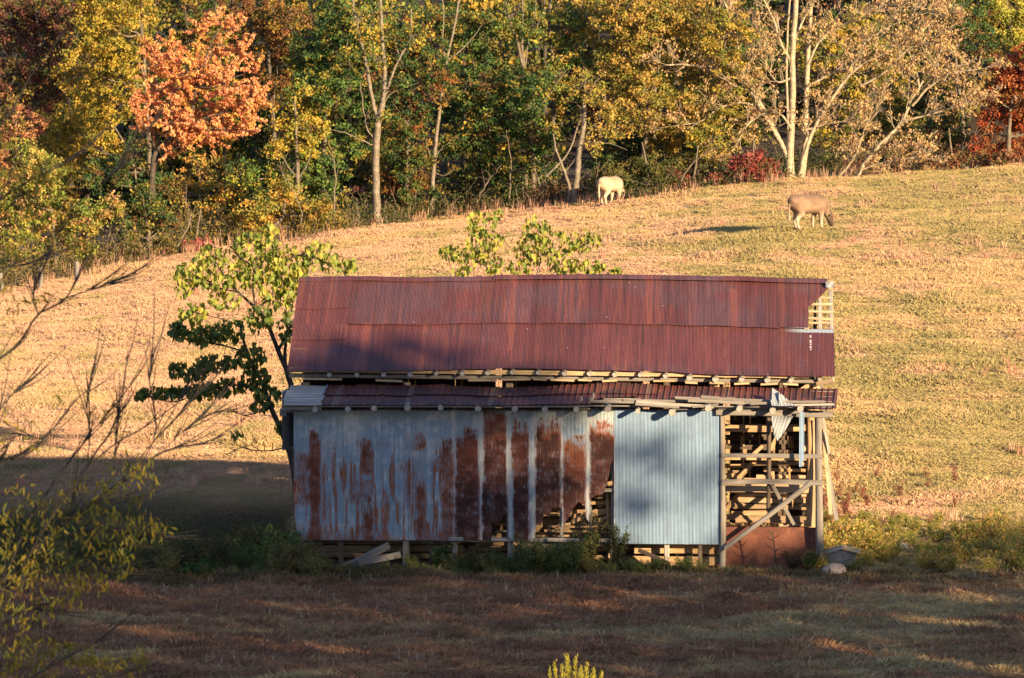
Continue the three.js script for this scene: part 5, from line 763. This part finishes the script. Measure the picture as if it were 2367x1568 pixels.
// ---------- the near bush at the left, close to the camera ----------
{
  const Z = 70, b0 = P(-90, 1700, Z), base = V(b0.x, hgt(b0.x, Z), Z), t = thing('willow_bush', 'near leafy bush with long yellow green leaves and bare twigs along the left edge', 'bush', base);
  const L = (q) => { const v = P(q[0], q[1], Z); v.z += q[2] ?? 0; return v.sub(base); };
  const root = [-120, 1760], bushBark = bark(.085, .075, .06);
  const stems = [[[root, [-60, 1440], [0, 1360], [105, 1244], [209, 1161], [284, 1113], [374, 1046], [475, 1023], [523, 1004]], .045], [[root, [-20, 1420], [56, 1311], [150, 1191], [202, 1075], [262, 982], [295, 811]], .04], [[[60, 1300, .4], [100, 1230, .6], [180, 1110, .8], [270, 1010, 1], [380, 940, 1.1], [450, 880, 1.1], [480, 820, 1.2]], .022], [[root, [-60, 1200, .5], [-20, 860, .6], [0, 826, .6], [55, 785, .6], [103, 715, .6], [166, 675, .6], [214, 575, .6]], .04], [[[103, 715, .6], [92, 670, .6], [107, 616, .6]], .012], [[[150, 682, .6], [243, 649, .7], [306, 627, .7]], .012], [[[-40, 1000, 1], [-20, 640, 1], [0, 608, 1], [92, 590, 1], [144, 568, 1]], .02], [[root, [-50, 1120, .8], [0, 1050, .8], [74, 1032, .8], [122, 992, .8], [206, 892, .8], [240, 874, .8]], .028], [[[122, 992, .8], [60, 985, .8], [20, 1040, .8]], .014], [[root, [60, 1220, .2], [147, 1084, .2], [217, 992, .2], [302, 889, .2], [345, 800, .2]], .02], [[[202, 1075], [205, 1000], [200, 920], [213, 860]], .011], [[[320, 1090], [360, 990], [345, 890], [352, 810]], .011], [[[284, 1113], [330, 1050], [410, 960], [460, 905]], .012], [[[270, 1090, .3], [275, 980, .3], [290, 930, .3]], .009], [[root, [-60, 700, 1.4], [-30, 400, 1.4], [0, 320, 1.4], [66, 240, 1.4], [110, 162, 1.4], [192, 55, 1.4]], .022], [[[-20, 520, 1.4], [40, 440, 1.4], [100, 400, 1.4], [170, 365, 1.4], [235, 330, 1.4]], .016], [[root, [-20, 1620, .6], [60, 1560, .6], [160, 1500, .6], [260, 1450, .6]], .03], [[root, [0, 1640, .3], [120, 1590, .3], [240, 1560, .3], [330, 1530, .3]], .026], [[[200, 460, 1.4], [300, 370, 1.2], [400, 240, 1.2]], .006], [[[105, 1244], [200, 1230], [290, 1225], [370, 1240]], .015], [[[150, 1191], [240, 1160], [330, 1150], [390, 1090]], .014], [[[0, 1360], [110, 1330], [220, 1320], [290, 1330]], .018], [[[-40, 1420], [40, 1400], [110, 1420]], .015], [[[374, 1046], [420, 1000], [480, 960], [530, 950]], .007], [[[0, 1050, .8], [10, 960, .8], [40, 900, .8], [90, 860, .8]], .012]];
  const paths = stems.map(([p, r]) => { const pts = curvy(p.map(L), 5 * p.length, .006), b = new Buf(true); b.tube(pts, taper(pts.length, r * .45, Math.max(.003, r * .12)), 7, null); part('stem', b.geo(true), bushBark, t); return pts; });
  const tw = new Buf(true); for (const pts of paths) for (let k = 0; k < 13; k++) { const j = 3 + Math.floor(rnd() * (pts.length - 4)), s = pts[Math.min(j, pts.length - 2)], d = pts[Math.min(j + 1, pts.length - 1)].clone().sub(s).normalize().add(V(gauss() * .35, .25 + gauss() * .3, gauss() * .35)).normalize(), e = s.clone().addScaledVector(d, rr(.15, .6)); tw.tube([s, s.clone().lerp(e, .5).add(V(.01, -.01, 0)), e], [.006, .004, .002], 4, null); } part('twigs', tw.geo(true), bushBark, t).userData.kind = 'stuff';
  const spots = []; for (const [px, py, rx, ry, n, d] of [[70, 1240, 80, 60, 60], [190, 1180, 80, 60, 70], [300, 1110, 60, 50, 46], [330, 1080, 30, 20, 14], [250, 1230, 80, 50, 56], [330, 1220, 40, 30, 26], [120, 1330, 80, 50, 60], [30, 1340, 50, 60, 36], [220, 1330, 60, 30, 22], [290, 1300, 30, 24, 14], [60, 1420, 60, 30, 34], [160, 1390, 30, 30, 16], [240, 1350, 20, 16, 8], [370, 1235, 30, 16, 9], [20, 1190, 30, 30, 12], [70, 1500, 60, 26, 40], [170, 1510, 60, 20, 40], [260, 1540, 70, 26, 46], [60, 1555, 70, 24, 46], [330, 1520, 16, 20, 9], [60, 1150, 40, 30, 14],
    [30, 320, 40, 40, 34, 1.4], [90, 400, 60, 30, 60, 1.4], [170, 390, 50, 34, 50, 1.4], [60, 500, 60, 50, 70, 1.4], [150, 470, 60, 40, 60, 1.4], [190, 540, 50, 20, 30, 1.4], [30, 590, 34, 30, 30, 1], [15, 660, 20, 20, 16, .6], [45, 700, 20, 20, 10, .6], [60, 750, 16, 14, 5, .6], [110, 690, 14, 14, 5, .6], [15, 1030, 24, 20, 14, .8], [80, 960, 20, 16, 8, .8], [95, 1010, 20, 14, 8, .8], [150, 910, 14, 10, 5, .8], [215, 960, 14, 10, 5], [250, 955, 16, 12, 7], [20, 950, 20, 20, 8, .8], [330, 550, 14, 20, 6, 1.2]])
    for (let i = 0; i < n * (py > 1080 ? 2.2 : 1.3); i++) { const a = rnd() * 6.28, q = Math.sqrt(rnd()); spots.push({ p: L([px + Math.cos(a) * q * rx * 1.15, py + Math.sin(a) * q * ry * 1.15 - 14, (d ?? .2) + gauss() * .28]), s: rr(.045, .09) + .04 * rnd() * rnd(), rx: rr(-.9, .9), rz: rr(-.9, 1.2) }); }
  hang(t, spots, lances, ashMats, 'leaf');
}
{ // small yellow evergreen whose tips reach into the picture from below
  const Z = 52, c0 = P(1325, 1600, Z), base = V(c0.x, hgt(c0.x, Z), Z), t = thing('cedar_shrub', 'bright yellow green feathery shrub tips at the bottom edge', 'shrub', base), st = new Buf(true), cr = new Buf();
  for (const [px, py, w] of [[1310, 1524, 14], [1330, 1530, 12], [1282, 1540, 10], [1356, 1543, 12], [1372, 1556, 12], [1298, 1548, 12], [1270, 1556, 8], [1342, 1552, 16], [1316, 1560, 20], [1390, 1562, 8]]) {
    const tip = P(px, py, Z + rr(-.15, .15)).sub(base), foot = V(tip.x * .3, 0, tip.z * .3); const pts = curvy([foot, foot.clone().lerp(tip, .6).add(V(0, .05, 0)), tip], 24, .004); st.tube(pts, taper(25, .018, .003), 5, null);
    for (let i = 0; i < 420; i++) { const f = 1 - Math.pow(rnd(), 1.5) * .75, q = pts[Math.min(24, Math.round(f * 24))], s = W2(Z, w) * (1 - f + .25) * 2.2; cr.leaf(q.x + gauss() * s * .6, q.y + gauss() * .05 + .02, q.z + gauss() * s * .6, rr(.03, .055), .009, jit([.44, .40, .05]), -.9); }
  }
  part('stems', st.geo(true), bark(.3, .26, .12), t); part('foliage', cr.geo(), leafMat, t);
}
// unseen wooded slope on the right, its crowns shaped to shade yard and barn
{
  const crown = new Buf(), stems = new Buf(true), sx = Math.sin(AZ), sz = Math.cos(AZ), T = Math.tan(EL), prof = [[-40, 7.4], [-16, 7.2], [-5, 6.3], [-3, 5.9], [-2, 5.9], [-1.3, 6.2], [-.6, 5.6], [.5, 4.8], [1.2, 4.3], [1.5, 2.9], [3.6, 2.8], [4.1, -.2], [5, -.5], [14, -.55]];
  for (let q = -26; q < 15; q += .55) for (let row = 0; row < 2; row++) {
    const Ld = 66 + row * 5 + rr(-1, 1), x = sx * Ld + sz * q, z = sz * Ld - sx * q, y0 = hgt(x, z), top = T * Ld + lerpTab(prof, q) + (q > -3 && q < 5 ? rr(-.5, .35) : rr(-.3, .1));
    if (row === 0 && Math.abs(q % 2) < .56) { const pts = curvy([V(x, y0 - .2, z), V(x + gauss() * .3, (y0 + top) / 2, z), V(x, top - .4, z)], 6, .05); stems.tube(pts, taper(7, .16, .03), 5, null); }
    for (let y = y0 + .3; y < top - .1; y += .5) for (let k = 0; k < 2; k++) { const up = y - T * Ld, open = up < (q > 1.5 ? -.75 : -.4) ? (noise(q * .9 + 20, up * 1.6 + 60) > .7 && up < -.7 ? .3 : 1) : q > 3.9 ? .06 : q > 1.8 ? (up < .8 ? .02 : up < 2.3 ? .11 : .16) : q > .5 ? (up < .3 ? .6 : up < 1.6 ? .12 : up < 3.4 ? .35 : .9) : q > -1 && up > 2.1 && up < 3.6 ? .4 : up > 5.3 ? .7 : 1; if (rnd() > open) continue; const cx = x + gauss() * .7, cy = Math.min(y + gauss() * .3, top), cz = z + gauss() * .7; for (let j = 0; j < (q < -.6 ? 14 : 8); j++) crown.leaf(cx + gauss() * .3, Math.min(cy + gauss() * .25, top + .1), cz + gauss() * .3, rr(.3, .5), rr(.25, .4), jit([.16, .15, .04])); }
  }
  // leaf clumps added out of view nearer the camera, to shade the bush
  for (let i = 0; i < 1300; i++) { const q = rr(-58, -45), Ld = 90 + rr(0, 5), x = sx * Ld + sz * q, z = sz * Ld - sx * q, y0 = hgt(x, z); const cy = y0 + rr(.3, 13); for (let j = 0; j < 8; j++) crown.leaf(x + gauss() * .4, cy + gauss() * .3, z + gauss() * .4, rr(.25, .4), rr(.2, .35), jit([.16, .15, .04])); }
  const o = tag(new THREE.Group(), 'unseen wood across the valley from the barn, shaped and partly added for shade', 'wood', null, 'stuff'); o.name = 'near_wood'; scene.add(o);
  part('trunks', stems.geo(true), midBark, o); part('crowns', crown.geo(), leafMat, o); for (const c of o.children) c.userData.kind = 'stuff';
}

// ---------- grass and weeds ----------
function tuft(n, spread, h, w, lean, bend = .5) { const g = new Buf(); for (let i = 0; i < n; i++) { const a = rnd() * 6.28, r = Math.sqrt(rnd()) * spread, x = Math.cos(a) * r, z = Math.sin(a) * r, b = rnd() * 6.28, dx = Math.cos(b), dz = Math.sin(b), hh = h * rr(.55, 1.1), l = gauss() * lean, m = gauss() * lean; const p = g.v(x - dx * w / 2, -.03, z - dz * w / 2), q = g.v(x + dx * w / 2, -.03, z + dz * w / 2), s = g.v(x + dx * w * .35 + l * bend * .5, hh * .6, z + dz * w * .35 + m * bend * .5), t = g.v(x + l, hh * (1 - Math.min(.5, Math.abs(l) * .3)), z + m); g.tri(p, q, s); g.tri(p, s, t); } return g.geo(); }
function scatter(name, label, category, geo, mat, n, place) {
  const m = new THREE.InstancedMesh(geo, mat, n), o = new THREE.Object3D(), c = new THREE.Color(); let k = 0;
  for (let i = 0; i < n; i++) { const r = place(); if (!r) continue; o.position.set(r.x, r.y ?? hgt(r.x, r.z), r.z); o.rotation.set(r.tilt ? gauss() * r.tilt : 0, rnd() * 6.28, r.tilt ? gauss() * r.tilt : 0); o.scale.set(r.s, r.s * (r.h ?? 1), r.s); o.updateMatrix(); m.setMatrixAt(k, o.matrix); m.setColorAt(k, c.setRGB(...r.c)); k++; }
  m.count = k; m.name = name; m.castShadow = m.receiveShadow = true; scene.add(m); return tag(m, label, category, null, 'stuff');
}
const inBarn = (x, z) => { const q = V(x, 0, z).applyMatrix4(inv); return q.x > -6.2 && q.x < 6.1 && q.z < -.05 && q.z > -6.8; };
const halfW = (z) => (EYE.z - z) * (W / 2) / F + 1.2;
const TH = { z: -130 }; void TH;
// how far the field reaches at each place along the crest
const crest = crestTab.map(([px, py]) => ground(px, py));
const crestZ = (x, z) => { // z of the crest on the sight line through (x, z)
  const a = x / (EYE.z - z); for (let i = 1; i < crest.length; i++) { const a0 = crest[i - 1].x / (EYE.z - crest[i - 1].z), a1 = crest[i].x / (EYE.z - crest[i].z); if (a <= a1) return mix(crest[i - 1].z, crest[i].z, clamp((a - a0) / (a1 - a0))); } return crest[crest.length - 1].z; };
scatter('pasture_grass', 'dry straw coloured pasture grass', 'grass', tuft(26, .27, .14, .0085, .14), grassMat, 210000, () => {
  const z = 4 - 128 * Math.pow(rnd(), .92), x = rr(-1, 1) * halfW(z); if (z < crestZ(x, z) - 1 || inBarn(x, z)) return;
  if (z > -3 && x < 7.6 && x > -6.3) return; if (x < -6 && z > 1 + (fbm(x * .5, 3, 2) - .5) * 2) return; if (z > .8 + (fbm(x * .5, 3, 2) - .5) * 3) return;
  const n = fbm(x * .5 + 8, z * .28 + 4, 3), c = x < -5.5 && z > -22 ? mul3(cover(x, z), .9) : pasture(x, z); return { x, z, s: rr(.7, 1.25), h: .42 + .85 * sst(.35, .75, n), c: jit(c, .11, .03), tilt: .12 };
});
scatter('grass_fringe', 'tall pinkish dry stalks along the far field edge', 'grass', tuft(9, .22, .75, .016, .12), grassMat, 6500, () => {
  const z = -60 - 70 * rnd(), x = rr(-1, 1) * halfW(z), cz = crestZ(x, z), d = z - cz; if (d < -2.5 || d > 4.5 * rnd() * rnd() + .3) return; const n = fbm(x * .8, z * .5, 2); return { x, z, s: rr(.55, 1.0) * (.6 + n * .9), c: jit(mix3(cPink, [.44, .25, .17], rnd()), .16, .05), tilt: .1 };
});
scatter('broomsedge', 'scattered pink tufts of taller dry grass in the pasture', 'grass', tuft(14, .16, .5, .014, .12), grassMat, 1300, () => { const z = -8 - 105 * rnd(), x = rr(-1, 1) * halfW(z); if (z < crestZ(x, z) || inBarn(x, z) || fbm(x * .3 + 90, z * .17, 3) < .56) return; return { x, z, s: rr(.4, .85), c: jit(mix3(cPink, [.52, .27, .18], rnd()), .14, .05), tilt: .12 }; });
scatter('dead_grass', 'mown dead brown stalks and grey grass of the shaded yard', 'grass', tuft(30, .17, .095, .0055, .18, .85), grassMat, 140000, () => {
  const z = rr(.2, 19), x = rr(-1, 1) * halfW(z); if (x > 8 && z < .6) return; const n = fbm(x * .9 + 40, z * 1.5, 3), c = yard(x, z); return { x, z, s: rr(.55, 1.15), h: .4 + 2.2 * sst(.4, .78, n) * rnd(), c: jit(mul3(c, 1.2), .42, .09), tilt: .4 };
});
scatter('fallen_stalks', 'loose pale straws lying over the yard', 'straw', (() => { const g = new Buf(); for (let i = 0; i < 3; i++) { const a = rnd() * 6.28, l = rr(.2, .5), x = gauss() * .15, z = gauss() * .15; g.leaf(x, .05, z, l, .012, null, 0, 1); } return g.geo(); })(), grassMat, 18000, () => { const z = rr(.6, 18), x = rr(-1, 1) * halfW(z); return { x, z, s: rr(.5, 1.2), c: jit(pick([[.62, .46, .27], [.50, .28, .14], [.45, .37, .21], [.32, .16, .09], [.7, .56, .36]]), .2), tilt: .25 }; });
// weeds: many-stemmed plants with small leaves
function weedGeo(h, spread, stems, leaf, cols, stemCol, perStem, bushy = 1) { const g = new Buf(); for (let s = 0; s < stems; s++) { const a = rnd() * 6.28, e = V(Math.cos(a) * spread * Math.sqrt(rnd()), h * rr(.55, 1.05), Math.sin(a) * spread * Math.sqrt(rnd())), m = V(e.x * .35, e.y * .55, e.z * .35), b0 = V(e.x * .12, -.04, e.z * .12); g.tube([b0, m, e], [.009, .007, .003], 3, jit(stemCol)); for (let k = 0; k < perStem; k++) { const f = Math.pow(rnd(), .7), q = f < .5 ? b0.clone().lerp(m, f * 2) : m.clone().lerp(e, f * 2 - 1), o = .10 * bushy * (1.15 - f * .6); g.leaf(q.x + gauss() * o, q.y + gauss() * o * .7, q.z + gauss() * o, leaf * rr(.7, 1.5), leaf * rr(.25, .5), jit(pick(cols), .25), 0); } } return g.geo(); }
const dkGreen = [[.05, .075, .02], [.075, .095, .025], [.04, .055, .02], [.10, .10, .035]], drab = [[.15, .11, .05], [.11, .085, .04], [.19, .13, .06], [.09, .09, .035]], yel = [[.26, .21, .05], [.20, .17, .04], [.14, .14, .04]], fresh = [[.07, .15, .03], [.09, .18, .035], [.05, .11, .025]];
scatter('weeds', 'rank green and brown weeds along the foot of the barn', 'weeds', weedGeo(.75, .4, 16, .07, [[.5, .6, .2], [.7, .65, .3], [.4, .5, .2], [.9, .7, .4]], [.6, .5, .3], 40, 1.3), new THREE.MeshPhysicalMaterial({ name: 'weed', vertexColors: true, roughness: .9, transmission: .25, thickness: 0, side: THREE.DoubleSide }), 1300, () => {
  const left = rnd() < .35, x = left ? rr(-11.5, -4.5) : rr(-6, 7.3), z = left ? rr(-6, 2.2) : rr(-.1, 1.25); if (left && x < -6.5 && rnd() > .4) return; if (x > 5 && x < 7 && z < .35) return; if (inBarn(x, z) && z < -.8) return;
  const n = fbm(x * .95, z * 1.1, 2); return { x, z, s: rr(.3, 1.0) * (.18 + 1.9 * n * n * rnd()) * (x > 4.8 ? .6 : x > 1.6 && !left ? .5 : left ? 1.25 : x > -4.3 && x < -2.4 ? .5 : 1.3), c: jit(mix3([.20, .26, .085], [.32, .26, .13], sst(.4, .65, fbm(x * 1.7 + 9, z, 2))), .28, .08), tilt: .12 };
});
scatter('meadow_weeds', 'tangled yellow and green weeds on the sunny bank right of the barn', 'weeds', weedGeo(.55, .42, 14, .075, [[.7, .8, .2], [.9, .8, .3], [.5, .7, .2], [1, .75, .45]], [.9, .7, .3], 26, 1.4), new THREE.MeshPhysicalMaterial({ name: 'weed sunny', vertexColors: true, roughness: .9, transmission: .25, thickness: 0, side: THREE.DoubleSide }), 300, () => { const x = rr(6.9, 13), z = rr(-9, .9); if (inBarn(x, z) || z < -9 + (x - 7) * .1) return; const n = fbm(x * .6 + 5, z * .5, 2); return { x, z, s: rr(.3, 1.05) * (.5 + n) * (z < -5 ? .7 : 1), c: jit(mix3([.29, .29, .10], [.50, .40, .20], sst(.35, .65, n)), .18, .08), tilt: .15 }; });
scatter('red_dock', 'reddish seed stalks in the pasture right of the barn', 'weeds', weedGeo(.6, .22, 7, .05, [[.9, .35, .25], [.8, .3, .2], [1, .5, .35]], [.8, .4, .25], 40, .7), grassMatV(), 46, () => { const k = rnd() < .6, x = k ? rr(7.2, 9.2) : rr(8, 14), z = k ? rr(-14, -8) : rr(-16, -1); return { x, z, s: rr(.5, 1.0), c: jit([.30, .24, .19], .15), tilt: .1 }; });
function grassMatV() { return new THREE.MeshPhysicalMaterial({ name: 'seed stalk', vertexColors: true, roughness: .95, transmission: .25, thickness: 0, side: THREE.DoubleSide }); }
// single plants that can be told apart
function plant(name, label, px, py, zl, args, cat = 'weed', grp) { const p = BW(B(px, py, zl)); p.y = hgt(p.x, p.z); const t = thing(name, label, cat, p, grp); part('stems_and_leaves', weedGeo(...args), leafMat, t); return t; }
plant('goldenrod_clump', 'yellowish bushy weed at the left front corner of the barn', 700, 1330, .9, [.75, .55, 34, .06, yel.concat(drab), [.26, .2, .07], 46, 1.2]);
plant('weed_bush', 'large drab bushy weed left of the barn, right of the near bush', 440, 1345, 1.2, [1.05, .7, 40, .06, drab.concat(dkGreen), [.16, .12, .06], 60, 1.4]);
plant('weed_bush', 'low dark green leafy weed in the shade left of the barn', 455, 1378, 2.1, [.4, .6, 26, .10, fresh.map((c) => mul3(c, .7)), [.06, .08, .03], 44, 1.4]);
plant('weed_bush', 'greyish tall weed behind the low dark green one', 505, 1320, .4, [.9, .4, 22, .06, drab.concat(dkGreen), [.16, .12, .06], 50, 1.1]);
plant('weed_bush', 'fresh green leafy weed beside the fourth barn stilt', 1022, 1330, .5, [.62, .28, 16, .10, fresh, [.07, .1, .03], 34, 1.0]);
plant('weed_bush', 'grey feathery weed before the fourth barn stilt', 1010, 1322, .35, [.72, .34, 22, .045, [[.16, .16, .10], [.12, .13, .08]], [.15, .14, .09], 60, 1.2]);
plant('weed_bush', 'broad drab weed in front of the middle stilts', 1120, 1332, .6, [.6, .6, 34, .055, drab.concat(fresh), [.16, .12, .06], 50, 1.4]);
plant('weed_bush', 'tall dark weed climbing the left edge of the bright new tin', 1425, 1335, .45, [1.15, .34, 26, .06, dkGreen.concat([[.10, .13, .05]]), [.10, .09, .05], 70, 1.2]);
plant('weed_bush', 'weed rising through the ragged hole in the rusty tin', 1365, 1318, .2, [1.35, .42, 22, .06, dkGreen.concat(drab), [.10, .09, .05], 60, 1.1]);
plant('weed_bush', 'dark bushy weed against the rusty panel', 1832, 1325, .5, [.55, .30, 24, .055, drab.map((c) => mul3(c, .7)), [.10, .08, .05], 44, 1.0]);
plant('weed_bush', 'yellow green weed at the foot of the right corner post', 1874, 1322, .45, [.55, .24, 22, .06, yel.concat(fresh), [.2, .16, .05], 44, .9]);
plant('dead_thistle', 'single bare dark stalk standing before the rusty panel', 1793, 1325, .55, [.02, .02, 1, .02, drab, [.06, .04, .03], 2]);
{ const t = scene.children.find((c) => c.name === 'dead_thistle'), b = new Buf(true); b.tube(curvy([V(.04, -.05, 0), V(-.02, .5, 0), V(-.08, 1.02, 0)], 10, .01), taper(11, .022, .012), 5, null); for (const [y, dx, dy] of [[.55, .26, .2], [.6, -.2, .16], [.85, .16, .14], [.8, -.16, .12], [.35, .2, .08], [.95, -.1, .1]]) b.tube([V(-y * .08, y, 0), V(-y * .08 + dx * .6, y + dy * .4, .02), V(-y * .08 + dx, y + dy, 0)], [.012, .01, .005], 4, null); part('stalk', b.geo(true), darkBark, t); }
renderer.render(scene, camera);
